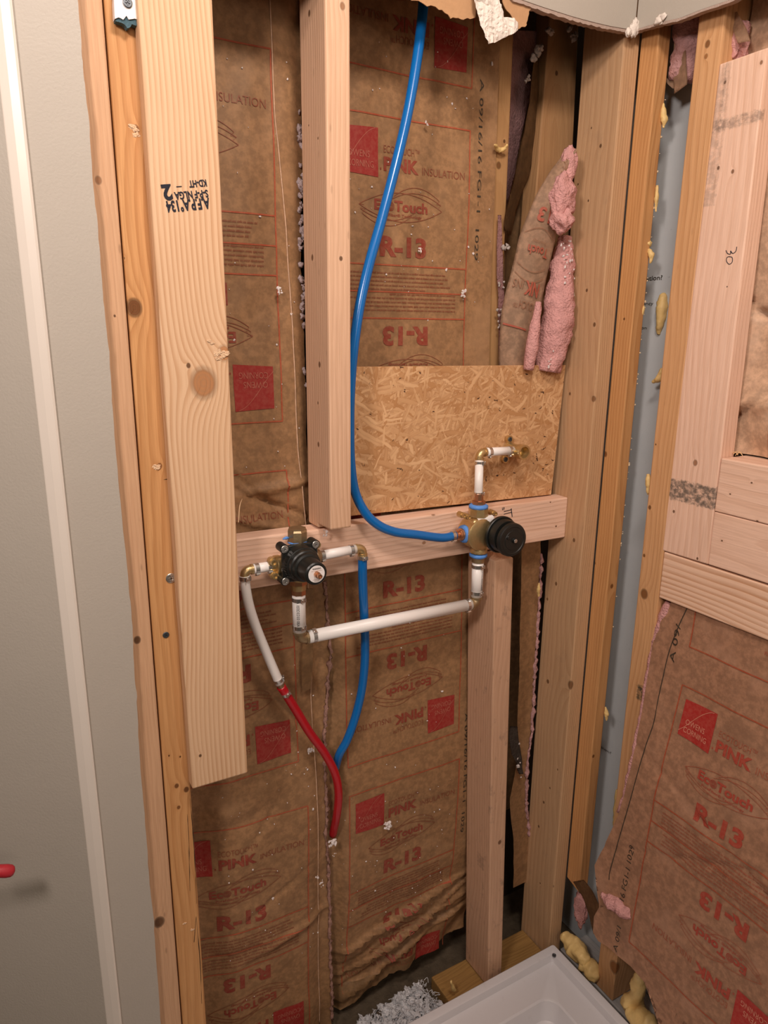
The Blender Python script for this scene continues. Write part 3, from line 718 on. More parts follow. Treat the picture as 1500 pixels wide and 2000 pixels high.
# batt C, recessed right bay
bC = empty('insulation_batt', (.97, 1.18, -1.48), 'batt in the narrow right bay, dark and deeply recessed behind the rear stud', 'insulation')
fC = lambda u, v, off=0.0: Vector((u, 1.203+.012*noise.noise(Vector((u*14, v*5, 31)))-.02*math.exp(-((u-.95)/.02)**2)-off, v))
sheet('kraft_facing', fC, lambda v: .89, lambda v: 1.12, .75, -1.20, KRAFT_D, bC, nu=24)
f2 = lambda u, v, off=0.0: Vector((u, 1.095+.006*noise.noise(Vector((u*20, v*5, 41)))-off, v))
_pc = [onY(*p, 1.095) for p in ((1046, 1712), (1036, 1650), (1026, 1570), (1026, 1500), (1036, 1430), (1041, 1350), (1044, 1280), (1049, 1200), (1053, 1120), (1056, 1050))]
_pl = [onY(*p, 1.095) for p in ((1003, 1712), (1003, 1640), (995, 1560), (1010, 1480), (1012, 1380), (1015, 1250), (1018, 1120), (1020, 1050))]
def leftC(v): return lerp(v, [p.z for p in _pl], [p.x for p in _pl])+jag(v, .002, 12, 4)
def rightC(v): return lerp(v, [p.z for p in _pc], [p.x for p in _pc])+jag(v, .002, 40, 6)
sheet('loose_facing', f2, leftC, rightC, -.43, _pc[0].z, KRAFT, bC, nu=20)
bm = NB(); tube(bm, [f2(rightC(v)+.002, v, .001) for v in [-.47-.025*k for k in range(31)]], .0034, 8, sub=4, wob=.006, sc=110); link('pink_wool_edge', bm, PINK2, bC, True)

# rear wall studs seen in the right bay
rq = quadY(1.128, (973, 100), (1002, 100), (949, 715), (976, 715), top=.8, bot=-.5)
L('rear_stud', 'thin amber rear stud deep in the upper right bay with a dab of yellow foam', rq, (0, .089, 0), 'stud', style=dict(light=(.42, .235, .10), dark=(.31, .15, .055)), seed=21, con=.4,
  knots=[K(974, 323, 1.128, None, .008, .55), K(985, 276, 1.128, None, .004, .8)])
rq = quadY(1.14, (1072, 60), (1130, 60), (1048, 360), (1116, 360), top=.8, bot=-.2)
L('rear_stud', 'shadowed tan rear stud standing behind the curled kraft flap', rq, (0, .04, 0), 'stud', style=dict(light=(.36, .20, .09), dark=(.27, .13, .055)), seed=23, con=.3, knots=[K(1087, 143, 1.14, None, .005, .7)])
# purple-pink side strip and long flaps
def ribbon(name, pairs, mat, parent=None, thick=.0008, nseg=10, wob=.002, sd=0, label=None, cat=None):
    """curved sheet: pairs of (left, right) world points down its length"""
    Ls = catmull([Vector(p[0]) for p in pairs], 6); Rs = catmull([Vector(p[1]) for p in pairs], 6); bm = NB(); rows = []
    for l, r in zip(Ls, Rs):
        row = []
        for i in range(nseg+1):
            p = l+(r-l)*i/nseg; n = (r-l).cross(Vector((0, 0, 1))).normalized() if (r-l).length > 1e-6 else Vector((0, -1, 0))
            p = p+n*wob*noise.noise(p*30+Vector((sd, 0, 0))); row.append(bm.verts.new(p))
        rows.append(row)
    for a, b in zip(rows, rows[1:]):
        for i in range(nseg): bm.faces.new((a[i], b[i], b[i+1], a[i+1]))
    ge = bmesh.ops.solidify(bm, geom=bm.faces[:], thickness=thick)
    o = link(name, bm, mat, parent, True)
    if label: tag(o, label, cat)
    return o
Yp = 1.12
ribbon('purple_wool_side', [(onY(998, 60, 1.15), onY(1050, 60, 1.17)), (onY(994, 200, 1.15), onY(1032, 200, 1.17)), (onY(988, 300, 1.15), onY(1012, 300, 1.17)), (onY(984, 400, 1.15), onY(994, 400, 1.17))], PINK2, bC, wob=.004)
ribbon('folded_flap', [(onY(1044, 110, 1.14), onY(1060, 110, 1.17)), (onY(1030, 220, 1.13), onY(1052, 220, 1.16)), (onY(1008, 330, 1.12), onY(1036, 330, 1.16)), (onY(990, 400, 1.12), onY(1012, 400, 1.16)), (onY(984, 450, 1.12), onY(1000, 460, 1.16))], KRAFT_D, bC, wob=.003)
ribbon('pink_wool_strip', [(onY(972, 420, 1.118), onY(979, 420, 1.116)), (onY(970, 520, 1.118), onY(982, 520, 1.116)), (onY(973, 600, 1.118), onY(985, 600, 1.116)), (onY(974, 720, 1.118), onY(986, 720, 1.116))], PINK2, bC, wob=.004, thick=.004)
bm = NB()
for i, (a, b, s) in enumerate(((988, 480, .008), (976, 610, .006), (978, 635, .005), (1052, 98, .012), (1044, 110, .009), (1033, 155, .006), (1075, 60, .01), (1110, 55, .008), (1120, 70, .01), (980, 556, .005))):
    for k in range(5): q = onY(a+rnd.uniform(-6, 6), b+rnd.uniform(-7, 7), 1.112); lump(bm, q, (s*.45, s*.35, s*.45), .8, sub=2, seed=i*7+k)
tag(link('loose_fluff', bm, plain('dull_fluff', (.42, .36, .33), .95, 0, .1, .3, 90, .002), None, True), 'dusty tufts of fluff clinging inside the dark upper right bay', 'fluff', kind='stuff')

# ---------------------------------------------------------------- curled flap and pink wool beside the right stud
fw = empty('curled_batt', (1.0, 1.09, -.09), 'torn batt curling forward with a pale printed flap and pink wool beside the right stud', 'insulation')
Lp = [(1118, 290), (1102, 300), (1078, 330), (1052, 372), (1030, 420), (1012, 470), (1001, 520), (985, 580), (976, 640), (974, 725)]
Rp = [(1124, 300), (1118, 312), (1104, 350), (1092, 400), (1090, 440), (1080, 490), (1068, 540), (1056, 600), (1040, 660), (1022, 725)]
Yl = [1.062, 1.064, 1.068, 1.074, 1.082, 1.09, 1.096, 1.10, 1.104, 1.108]
flapL = catmull([onY(a, b, y) for (a, b), y in zip(Lp, Yl)], 8); flapR = catmull([onY(a, b, y-.018) for (a, b), y in zip(Rp, Yl)], 8)
NF = len(flapL)-1
def fFlap(s, t, off=0.0):
    """s across 0..1, t down 0..1"""
    k = max(0, min(NF-1e-6, t*NF)); i = int(k); f = k-i
    l = flapL[i].lerp(flapL[i+1], f); r = flapR[i].lerp(flapR[i+1], f)
    p = l.lerp(r, s); return p+Vector((-.25, -1, .1))*(.010*math.sin(math.pi*min(max(s, 0), 1))+off)+Vector((0, .0015*noise.noise(p*40), 0))
bm = NB(); rows = [[bm.verts.new(fFlap(i/14, j/80)) for i in range(15)] for j in range(81)]
for a, b in zip(rows, rows[1:]):
    for i in range(14): bm.faces.new((a[i], b[i], b[i+1], a[i+1]))
bmesh.ops.solidify(bm, geom=bm.faces[:], thickness=-.0006)
link('printed_flap', bm, KRAFT_L, fw, True)
fl = Flat()
INK_F = mk_ink('faded_red_ink', (.36, .075, .045)); INK_FT = mk_ink('faded_thin_ink', (.27, .11, .06))
# in metres: u across (0..~.09), v down; text upside down as it was printed
def inv(f, w_): return f.xform(lambda u, v: (w_-u, -v))
def T(ink, t, u1, v, h, wd, bold=0): # text turned half round, right edge of the turned text at u1
    vs, fs, w0 = text2d(t, bold); sx = wd/w0
    fl.add(ink, [(u1-a*sx, v+b*h) for a, b in vs], fs)
T(INK_F, '-13', .080, .172, .027, .060, .04)
T(INK_F, 'Touch', .072, .243, .017, .050, .03); T(INK_FT, 'Technology', .062, .232, .005, .034)
T(INK_F, 'NK', .070, .305, .020, .036, .04); T(INK_FT, 'INS', .030, .305, .013, .022); T(INK_FT, 'OUCH\u2122', .064, .335, .012, .044)
for k in range(3):
    fl.line(INK_FT, [(.006+.07*i/10, .222+.016*k*(1 if k else -.3)+(.040 if k else 0)-.012*math.sin(math.pi*i/10)*(1 if k == 0 else -1)) for i in range(11)], .0012)
for k in range(8):
    fl.line(INK_FT, [(.020+.006*k+.035*i/6, .065+.010*k+.020*(i/6)**2) for i in range(7)], .0016)
fl.rect(INK_F, .004, .375, .06, .3775)
LEN = .43; WID = .088
sheet_decals(fl, lambda u, v, off: fFlap(u/WID, v/LEN, off), fw, .0028, step=.008, lo=(0.0, 0.0), hi=(.086, .428))
bm = NB()
lump(bm, onY(1099, 385, 1.05), (.025, .02, .038), .35, sub=4, seed=3); lump(bm, onY(1098, 432, 1.045), (.021, .02, .022), .4, sub=4, seed=8)
lump(bm, onY(1110, 322, 1.055), (.014, .014, .034), .3, sub=4, seed=12)
link('folded_pink_wool', bm, PINK, fw, True)
bm = NB()
tube(bm, [onY(1104, 462, 1.085), onY(1099, 520, 1.08), onY(1092, 590, 1.075), onY(1084, 650, 1.075), onY(1068, 725, 1.08)], [.013, .022, .029, .031, .025], 28, sub=10, wob=.006, sc=45)
link('hanging_pink_wool', bm, PINK, fw, True)
bm = NB(); tube(bm, [onY(1052, 590, 1.062), onY(1045, 640, 1.06), onY(1038, 680, 1.062), onY(1032, 722, 1.066)], [.006, .010, .012, .010], 20, sub=8, wob=.002, sc=40)
link('pink_wool_roll', bm, PINK, fw, True)
bm = NB()
for i in range(70):
    y = rnd.uniform(470, 720); x = lerp(y, [470, 560, 640, 720], [1112, 1118, 1112, 1085])+rnd.uniform(-18, 6); s = rnd.uniform(.001, .003)
    crumb(bm, onY(x, y, 1.054), s)
link('wool_crumbs', bm, FLUFF, fw)['kind'] = 'stuff'

# ---------------------------------------------------------------- right wall: board, batts, foam
bm = NB(); box(bm, (1.173, -.30, FLOOR), (1.188, 1.13, TOP-.2)); gb = link('sheathing_board', bm, BLUEB); tag(gb, 'grey-blue printed board standing behind the studs of the right wall', 'board')
def decX(t, px, py, X, h, wd, ink, bold=0, name='lettering', parent=None, rot=False, mirror=False):
    p = onX(px, py, X); vs, fs, w0 = text2d(t, bold); sx = wd/w0; bm = NB(); k = -1 if mirror else 1
    vv = [bm.verts.new((X, p.y-(a*sx), p.z+b*h*k)) for a, b in vs]
    for f in fs: bm.faces.new([vv[i] for i in f])
    return link(name, bm, ink, parent)
decX('ation?', 1262, 548, 1.1723, .0085, .038, INK_K, .02, parent=gb)
decX('iency', 1254, 596, 1.1723, .0062, .027, INK_K, parent=gb); decX('ion', 1250, 643, 1.1723, .006, .016, INK_K, parent=gb)
decX('sion?', 1174, 1461, 1.1723, .007, .03, INK_K, parent=gb)
# large printed batt
XC = lambda z: lerp(z, [-1.6, -1.30, -1.19, -.96, -.87, -.64, -.50], [.995, 1.0, 1.012, 1.032, 1.037, 1.078, 1.089])
def fR(u, v, off=0.0):      # u = distance toward the camera from Y=.92
    y = .92-u; x = XC(v)
    x += .0045*noise.noise(Vector((y*9, v*7, 51)))+.0012*noise.noise(Vector((y*30, v*25, 53)))
    if y > .79: x -= .0+ .10*(y-.79)*max(0, min(1, (-v-.8)/.3))
    x += crease(y, v, (.80, -.80), .35, .006, .003)+crease(y, v, (.78, -1.0), -.5, .006, .003)
    return Vector((x-off, y, v))
def toR(px, py):
    X = 1.04
    for _ in range(30):
        p = onX(px, py, X); X = fR(.92-p.y, p.z).x
    return (.92-p.y, p.z)
bR = empty('insulation_batt', (1.12, .65, -1.42), 'large kraft batt with bold red print sagging out of the right wall', 'insulation')
poly = [toR(*p) for p in ((1312, 1172), (1290, 1215), (1275, 1255), (1268, 1300), (1260, 1350), (1252, 1400), (1244, 1440), (1232, 1500), (1220, 1550), (1208, 1590), (1190, 1630), (1170, 1672), (1161, 1690), (1163, 1712), (1172, 1732), (1190, 1742), (1207, 1748), (1218, 1760), (1228, 1788), (1240, 1800), (1243, 1815), (1232, 1812), (1225, 1800), (1206, 1790), (1186, 1780), (1170, 1772), (1160, 1790), (1158, 1820), (1168, 1838), (1185, 1848), (1205, 1866), (1232, 1888), (1258, 1918), (1290, 1948), (1318, 1972), (1345, 2003))]
poly += [(.92-.60, -1.36), (.92-.42, -1.42), (.92-.16, -1.43), (.92-.16, -.485), (poly[0][0], -.485)]
bm = clip_mesh(poly, [tuple(range(len(poly)))], .008)
for v in bm.verts: v.co = fR(v.co.x, v.co.y)
link('kraft_facing', bm, KRAFT_R, bR, True)
fl = Flat(); INKR = (INK_R, INK_R, INK_RL, INK_P)
u0 = .92-.7575
for t in (-.010, -.638): fl.merge(unit(.30, (INK_R, mk_ink('thin_red_ink', (.33, .085, .045)), INK_RL, mk_ink('pale_logo_ink', (.62, .22, .15))), int(t*50)+31), lambda u, v, t=t: (u+u0, t+v))
fl.text(INK_K, 'A 09/', u0-.024, -.605, .011, .075, rot=math.pi/2)
fl.text(INK_K, '16 FG1-1 1029', u0-.026, -1.118, .011, .125, rot=math.pi/2); fl.text(INK_K, 'A 09/1', u0-.022, -1.235, .010, .058, rot=math.pi/2)
sheet_decals(fl, fR, bR, .0012, lo=(0.02, -1.36), hi=(.499, -.487))
bm = NB(); fold = [toR(*p) for p in ((1342, 1188), (1325, 1225), (1308, 1270), (1297, 1315), (1287, 1360), (1277, 1412), (1262, 1455), (1247, 1505), (1232, 1560), (1216, 1615), (1206, 1650), (1192, 1700), (1190, 1718))]
tube(bm, [fR(u, v, .0006) for u, v in fold], .0009, 6, sub=4); link('flange_fold', bm, INK_K, bR, True)
bm = NB(); ep = [toR(*p) for p in ((1306, 1180), (1290, 1215), (1277, 1255), (1268, 1300), (1258, 1350), (1250, 1400), (1242, 1440), (1230, 1500), (1218, 1550), (1206, 1590))]
tube(bm, [fR(u-.003, v, .001)+Vector((.008, 0, 0)) for u, v in ep], [.009, .008, .007, .006, .005, .004, .005, .004, .004, .003], 10, sub=5, wob=.003, sc=60); link('pink_wool_edge', bm, PINK, bR, True)
bm = NB(); tube(bm, [fR(*toR(a, b), .001) for a, b in ((1176, 1748), (1192, 1757), (1208, 1768), (1222, 1781), (1232, 1794))], [.006, .013, .016, .013, .004], 24, sub=8, wob=.006, sc=60); link('exposed_pink_wool', bm, PINK, bR, True); bm = NB(); pa = onX(1135, 1770, 1.10); lump(bm, pa, (.012, .018, .045), .5, sub=4, seed=6)
link('exposed_pink_wool', bm, PINK, bR, True)
ribbon('torn_flap', [(onX(1118, 1722, 1.07), onX(1140, 1718, 1.06)), (onX(1136, 1750, 1.06), onX(1160, 1742, 1.05)), (onX(1150, 1785, 1.05), onX(1172, 1775, 1.04)), (onX(1158, 1825, 1.045), onX(1180, 1810, 1.03))], KRAFT, bR, wob=.004)
# upper right batt pieces
bT = empty('insulation_batt', (1.13, .92, .19), 'pink batt remnant with torn kraft flap at top, right of the corner stud', 'insulation')
bm = NB(); tube(bm, [onX(1362, -60, 1.135), onX(1354, 40, 1.135), onX(1346, 110, 1.135), onX(1332, 160, 1.135)], [.030, .030, .029, .022], 24, sub=8, wob=.006, sc=50); link('pink_wool', bm, PINK2, bT, True)
ribbon('torn_flap', [(onX(1318, 10, 1.115), onX(1345, 10, 1.11)), (onX(1320, 60, 1.115), onX(1336, 62, 1.11)), (onX(1316, 100, 1.115), onX(1340, 95, 1.11)), (onX(1314, 140, 1.115), onX(1343, 140, 1.11)), (onX(1315, 183, 1.115), onX(1342, 165, 1.11))], KRAFT_L, bT, wob=.004)
ribbon('stub_flap', [(onX(1300, 152, 1.12), onX(1316, 156, 1.12)), (onX(1302, 162, 1.12), onX(1318, 168, 1.12)), (onX(1312, 172, 1.12), onX(1326, 176, 1.12))], KRAFT_L, bT)
bD = empty('insulation_batt', (1.14, .62, -.2), 'crumpled kraft batt inside the niche at the right edge, behind the header boards', 'insulation')
def fD(u, v, off=0.0):
    y = .80-u; x = 1.135+.016*noise.noise(Vector((y*9, v*9, 61)))+.005*noise.noise(Vector((y*25, v*22, 63)))
    for c, a, w_, am in (((.66, .0), .35, .010, .022), ((.66, -.08), -.55, .008, .018), ((.64, -.10), -.25, .012, -.015), ((.68, .03), .1, .006, -.016)): x += crease(y, v, c, a, w_, am)
    return Vector((x-off, y, v))
sheet('kraft_facing', fD, lambda v: -.03, lambda v: .62, .62, -.207, KRAFT_L, bD, nu=90)
fl = Flat(); fl.merge(unit(.30, INKR, 5), lambda u, v: (u+.105, -.06+v)); fl.line(INK_LINE, [(.10, .075), (.12, .06), (.15, .05), (.3, .04)], .0025); fl.line(INK_LINE, [(.09, .22), (.3, .215)], .0025)
sheet_decals(fl, fD, bD, .0012, lo=(.01, -.205), hi=(.35, .6))
bm = NB(); lump(bm, onX(1440, 85, 1.12), (.012, .02, .03), .5, sub=4, seed=9); link('pink_wool', bm, PINK, bD, True)
ribbon('torn_flap', [(onX(1424, 30, 1.11), onX(1440, 22, 1.105)), (onX(1434, 60, 1.105), onX(1456, 52, 1.10)), (onX(1442, 85, 1.10), onX(1466, 80, 1.10))], KRAFT_L, bD, wob=.003)

# ---------------------------------------------------------------- yellow foam
foam_n = [0]
def foam(label, pts, rads, group=None, wob=.002):
    bm = NB()
    if len(pts) == 1: lump(bm, pts[0], rads, .35, sub=3, seed=foam_n[0]*1.3)
    else:
        a0, a1, b0, b1 = pts[0], pts[1], pts[-1], pts[-2]
        pts = [a0+(a0-a1).normalized()*rads[0]*.8]+pts+[b0+(b0-b1).normalized()*rads[-1]*.8]; rads = [rads[0]*.35]+rads+[rads[-1]*.35]
        tube(bm, pts, rads, 20, sub=7, wob=wob, sc=42 if wob > .005 else 90)
    foam_n[0] += 1
    tag(link('foam_blob', bm, FOAM, None, True), label, 'foam', group)
fy = .958
foam('drooping yellow foam drip high on the far edge of the corner stud', [onX(1294, 203, 1.109), onX(1296, 220, 1.109), onX(1297, 236, 1.109), onX(1296, 248, 1.109)], [.002, .005, .006, .002])
foam('slender yellow foam drip on the corner stud edge, above the ball of foam', [onX(1283, 365, 1.109), onX(1282, 392, 1.109), onX(1281, 412, 1.109)], [.002, .004, .001])
foam('round yellow foam ball on the corner stud edge', [onX(1267, 476, 1.109)], (.0055, .0055, .0055))
foam('lumpy yellow foam hanging just beneath the foam ball', [onX(1268, 489, 1.109), onX(1272, 498, 1.109), onX(1270, 513, 1.109)], [.004, .006, .001])
foam('small yellow foam bead on the corner stud beside the printed board', [onX(1256, 605, 1.109)], (.003, .003, .008))
foam('long yellow foam streak stuck on the grey-blue board', [onX(1295, 578, 1.170), onX(1293, 600, 1.168), onX(1290, 630, 1.168), onX(1286, 650, 1.170)], [.007, .011, .008, .004])
foam('pointed yellow foam wedge beside the orange right-wall stud', [onX(1292, 722, 1.14), onX(1288, 738, 1.14), onX(1276, 746, 1.14)], [.004, .007, .002])
foam('yellow foam lump low on the left edge of the orange right-wall stud', [onX(1266, 928, 1.09), onX(1267, 945, 1.09), onX(1265, 965, 1.09)], [.003, .006, .002])
foam('yellow foam nub at mid height on the lower corner stud', [onX(1183, 1382, 1.109), onX(1185, 1395, 1.109), onX(1184, 1406, 1.109)], [.002, .0045, .002])
foam('hooked yellow foam dab on the amber rear stud', [onY(966, 283, 1.109), onY(973, 291, 1.118), onY(982, 292, 1.116), onY(990, 284, 1.109)], [.002, .004, .0045, .003])
foam('yellow foam dab in the dark gap beside the right stud', [onY(1053, 1140, 1.07), onY(1052, 1152, 1.068), onY(1052, 1163, 1.07)], [.002, .004, .002])
foam('yellow foam lump behind the rear corner of the shower pan', [onX(1103, 1832, 1.07), onX(1122, 1850, 1.075), onX(1140, 1872, 1.07)], [.013, .022, .018], wob=.008)
foam('second bulge of yellow foam lower along the shower pan edge', [onX(1143, 1880, 1.075), onX(1158, 1900, 1.075)], [.019, .020], wob=.008)
foam('large twisted yellow foam mass at the foot of the orange stud stub', [onX(1247, 1905, 1.075), onX(1246, 1935, 1.07), onX(1232, 1962, 1.065), onX(1245, 1985, 1.06), onX(1268, 2006, 1.05)], [.010, .015, .019, .023, .024], wob=.008)
foam('sliver of yellow foam beside the printed batt edge', [onX(1206, 1545, 1.1685), onX(1204, 1575, 1.1685), onX(1200, 1610, 1.1685)], [.004, .006, .004])
foam('pale yellow foam splinter lying on the bottom plate', [onY(881, 1918, 1.02), onY(887, 1933, 1.02)], [.003, .005])

# ---------------------------------------------------------------- torn drywall and scraps overhead
td = empty('torn_drywall', (.70, .99, .44), 'torn drywall scrap of brown paper and white plaster hanging at the top edge', 'drywall')
def plateY(pts, Y, th, mat, name, jitter=.0, parent=td, amp=.0, cuts=0):
    P = [onY(a, b, Y) for a, b in pts]; Q = []
    for a, b in zip(P, P[1:]+P[:1]):
        for k in range(5):
            p = a+(b-a)*k/5; p = p+Vector((jitter*noise.noise(p*200), 0, jitter*noise.noise(p*170+Vector((3, 1, 2))))); Q.append(p)
    bm = NB(); prism(bm, Q, (0, th, 0)); return link(name, bm, mat, parent)
plateY([(770, -60), (770, -22), (812, 2), (850, 14), (880, 32), (905, 38), (928, 34), (930, -60)], .998, .0012, BKPAPER, 'brown_backing', .003)
plateY([(975, -40), (985, 12), (1000, 32), (1012, 55), (1028, 50), (1032, 28), (1038, 15), (1030, -40)], .992, .0012, BKPAPER, 'brown_backing', .003)
bm = NB(); pg = [(922, -50), (925, 5), (932, 25), (938, 50), (946, 72), (953, 86), (965, 84), (985, 74), (1003, 66), (1012, 58), (1000, 48), (985, 44), (975, 20), (968, -50)]
P = [onY(a, b, .986) for a, b in pg]; bm = clip_mesh([(p.x, p.z) for p in P], [tuple(range(len(P)))], .004)
for v in bm.verts:
    x, z = v.co.x, v.co.y; v.co = Vector((x+.0012*noise.noise(Vector((x*160, z*160, 2))), .984+.005*noise.noise(Vector((x*70, z*70, 1)))+.003*noise.noise(Vector((x*200, z*200, 4))), z+.0012*noise.noise(Vector((x*160, z*160, 9)))))
bmesh.ops.solidify(bm, geom=bm.faces[:], thickness=-.008); link('plaster_core', bm, GYPS, td)
# white plate remnant at the top left
wp = empty('drywall_remnant', (.222, .99, .35), 'small white scrap with a dark screw and torn blue-grey end at the top left', 'drywall')
plateY([(222, -60), (223, 20), (224, 36), (232, 34), (240, 38), (246, 30), (252, 38), (262, 36), (268, 38), (268, -60)], .984, .012, STICK, 'white_face', .001, wp)
plateY([(223, 32), (228, 42), (238, 46), (248, 54), (262, 50), (270, 52), (269, 34), (246, 32)], .986, .010, plain('torn_blue_paper', (.07, .13, .16), .8, 0, .2, .5, 150, .002), 'torn_end', .003, wp)
def screw(name, p, ax, r, mat, parent=None, label=None):
    bm = NB(); ax = Vector(ax).normalized(); lathe(bm, Vector(p), ax, [(-.002, r*.6), (0, r), (.0006, r), (.0010, r*.86), (.0010, r*.5), (.0004, r*.42), (.0004, .0001)], 20)
    u, v = frame_of(ax)
    for d in (u, v):
        q = Vector(p)+ax*.0009; e = d*r*.6; f_ = ax.cross(d)*r*.11
        prism(bm, [q-e-f_, q+e-f_, q+e+f_, q-e+f_], ax*.0006)
    o = link(name, bm, mat, parent)
    if label: tag(o, label, 'screw')
    return o
screw('screw_head', onY(249, 5, .983), (0, -1, 0), .0055, STEELD, wp)
screw('drywall_screw', onY(324, 1240, .9995), (0, -1, 0), .0048, STEELD, None, 'small dark screw driven into the orange stud, below the plugged hole')
screw('drywall_screw', onY(334, 1129, .9995), (0, -1, 0), .0075, STEEL, None, 'larger grey screw head sunk into the orange stud right beside the front board')

# ---------------------------------------------------------------- printing on the lumber
def decY(t, px, py, Y, h, wd, ink, parent, bold=0, rot=0.0):
    p = onY(px, py, Y); vs, fs, w0 = text2d(t, bold); sx = wd/w0; bm = NB(); c, s_ = math.cos(rot), math.sin(rot)
    vv = [bm.verts.new((p.x+a*sx*c-b*h*s_, Y-.0003, p.z+a*sx*s_+b*h*c)) for a, b in vs]
    for f in fs: bm.faces.new([vv[i] for i in f])
    return link('stamp', bm, ink, parent)
INK_S = plain('stamp_ink', (.02, .02, .03), .7, 0, .2, .5, 300)
Yd = YB-.0002
for t, a, b, h, wd, bd in (('A.F.P.A\u00b0134', 408, 387, .0128, .057, .05), ('S-P-F NLGA', 405, 371, .0088, .044, .05), ('KD-HT', 402, 351, .008, .023, .05), ('2', 333, 361, .0175, .0125, .06), ('\u2013', 354, 360, .007, .007, .04)):
    decY(t, a, b, Yd, h, wd, INK_S, front, bd, math.pi+.16)
bmb = [o for o in COL.objects if o.name.startswith('crossbeam')][0]
decY('S', 985, 996, YC-.0002, .006, .006, INK_S, bmb, .02, math.pi/2)
bm = NB()
for a, b, c, d in ((984, 1000, 999, 996), (984, 1005, 999, 1001), (998, 994, 1000, 1010)):
    p, q = onY(a, b, YC-.0006), onY(c, d, YC-.0006); prism(bm, [p, q, q+Vector((0, 0, .0013))+Vector((.0013, 0, 0)), p+Vector((0, 0, .0013))+Vector((.0013, 0, 0))], (0, .0006, 0))
link('stamp', bm, INK_S, bmb)
hb = [o for o in COL.objects if o.get('label', '').startswith('pale upright board')][0]
bm = NB()
def strokeX(bm, pts, r=.0006): tube(bm, [onX(a, b, XR-.0002) for a, b in pts], r, 6, sub=4)
strokeX(bm, [(1418, 489), (1421, 495), (1427, 496), (1427, 490), (1431, 495), (1437, 491), (1439, 482)])
strokeX(bm, [(1424, 501), (1430, 503), (1430, 512), (1424, 516), (1419, 510), (1420, 503), (1424, 501)])
link('pencil_number', bm, INK_S, hb)

ob_ = [o for o in COL.objects if o.get('label', '').startswith('weathered orange stud')][0]
INK_C = plain('crack_shadow', (.05, .025, .012), .9)
for pts_ in ([(371, 1560), (376, 1615), (381, 1690), (384, 1765)], [(366, 1590), (369, 1650), (371, 1740)], [(383, 1790), (379, 1840)], [(383, 1790), (391, 1880), (394, 1960)], [(330, 935), (325, 936), (319, 937)]):
    bm = NB(); tube(bm, [onY(a, b, .9999) for a, b in pts_], [.0002]+[.00055]*(len(pts_)-2)+[.0002], 6, sub=5, wob=.0006, sc=90); link('crack', bm, INK_C, ob_)
SPL = plain('torn_grain', (.76, .52, .33), .85, 0, .2, .2, 200, .002)
for par, Y_, spots_ in ((front, YB, ((412, 668, .004), (426, 688, .006), (440, 690, .005), (436, 697, .004), (424, 700, .003))), (ob_, 1.0, ((262, 250, .005), (266, 262, .004), (306, 912, .005), (361, 1803, .003), (375, 1815, .003)))):
    bm = NB()
    for k, (a, b, s_) in enumerate(spots_): lump(bm, onY(a, b, Y_), (s_, .0012, s_*.6), 1.2, sub=3, seed=k*2.3)
    link('torn_grain', bm, SPL, par)['kind'] = 'stuff'
# ---------------------------------------------------------------- plumbing
YP = 1.022
def clamp(parent, c, d, r, lug, w_=.0065):
    """stainless cinch clamp: band, raised ear and little screw-like dimple"""
    c, d = Vector(c), Vector(d).normalized(); lug = Vector(lug); lug = (lug-d*lug.dot(d)).normalized(); t = d.cross(lug)
    bm = NB(); lathe(bm, c-d*w_/2, d, [(0, r+.0001), (0, r+.0009), (w_, r+.0009), (w_, r+.0001)], 28)
    o = c+lug*(r+.0005)
    for sx in (-1, 1): prism(bm, [o-d*w_*.5+t*sx*.0042-t*.0009, o+d*w_*.5+t*sx*.0042-t*.0009, o+d*w_*.5+t*sx*.0042+t*.0009, o-d*w_*.5+t*sx*.0042+t*.0009], lug*.0026)
    prism(bm, [o-d*w_*.5-t*.0046, o+d*w_*.5-t*.0046, o+d*w_*.5+t*.0046, o-d*w_*.5+t*.0046], lug*.0012)
    cyl(bm, o+lug*.0010, o+lug*.0030, .0021, 12)
    return link('clamp', bm, STEEL, parent)
def pipe(name, label, pts, r, mat, clamps=(), group=None, lug=(0, -1, 0), sub=10):
    pts = [Vector(p) for p in pts]
    e = empty(name, pts[-1] if pts[-1].z < pts[0].z else pts[0], label, 'pipe', group)
    bm = NB(); tube(bm, pts, r, 24, sub=sub); link('tubing', bm, mat, e, True)
    for a, b, c in clamps: clamp(e, a, b, r, c)
    return e
def near(a, b, t): return Vector(a).lerp(Vector(b), t)
RH = .0080; RT = .0111
# elbow helper: brass bend with two barbed collars
def elbow(label, c, d1, d2, r, mat=BRASSR, l1=.016, l2=.016, ball=True):
    c = Vector(c); d1, d2 = Vector(d1).normalized(), Vector(d2).normalized()
    e = empty('brass_elbow', c, label, 'fitting')
    bm = NB(); tube(bm, [c+d1*l1, c+d1*r*.9, c+(d1+d2)*r*.30, c+d2*r*.9, c+d2*l2], r*.92, 20, sub=6); link('bend', bm, mat, e, True)
    bm = NB(); lathe(bm, c+d1*(l1-.006), d1, [(0, r*.9), (0, r*1.06), (.004, r*1.06), (.004, r*.9)], 24); link('collar', bm, mat, e)
    bm = NB(); lathe(bm, c+d2*(l2-.006), d2, [(0, r*.9), (0, r*1.06), (.004, r*1.06), (.004, r*.9)], 24); link('collar', bm, mat, e)
    return e
XV = Vector((1, 0, 0)); ZV = Vector((0, 0, 1)); YV = Vector((0, 1, 0))
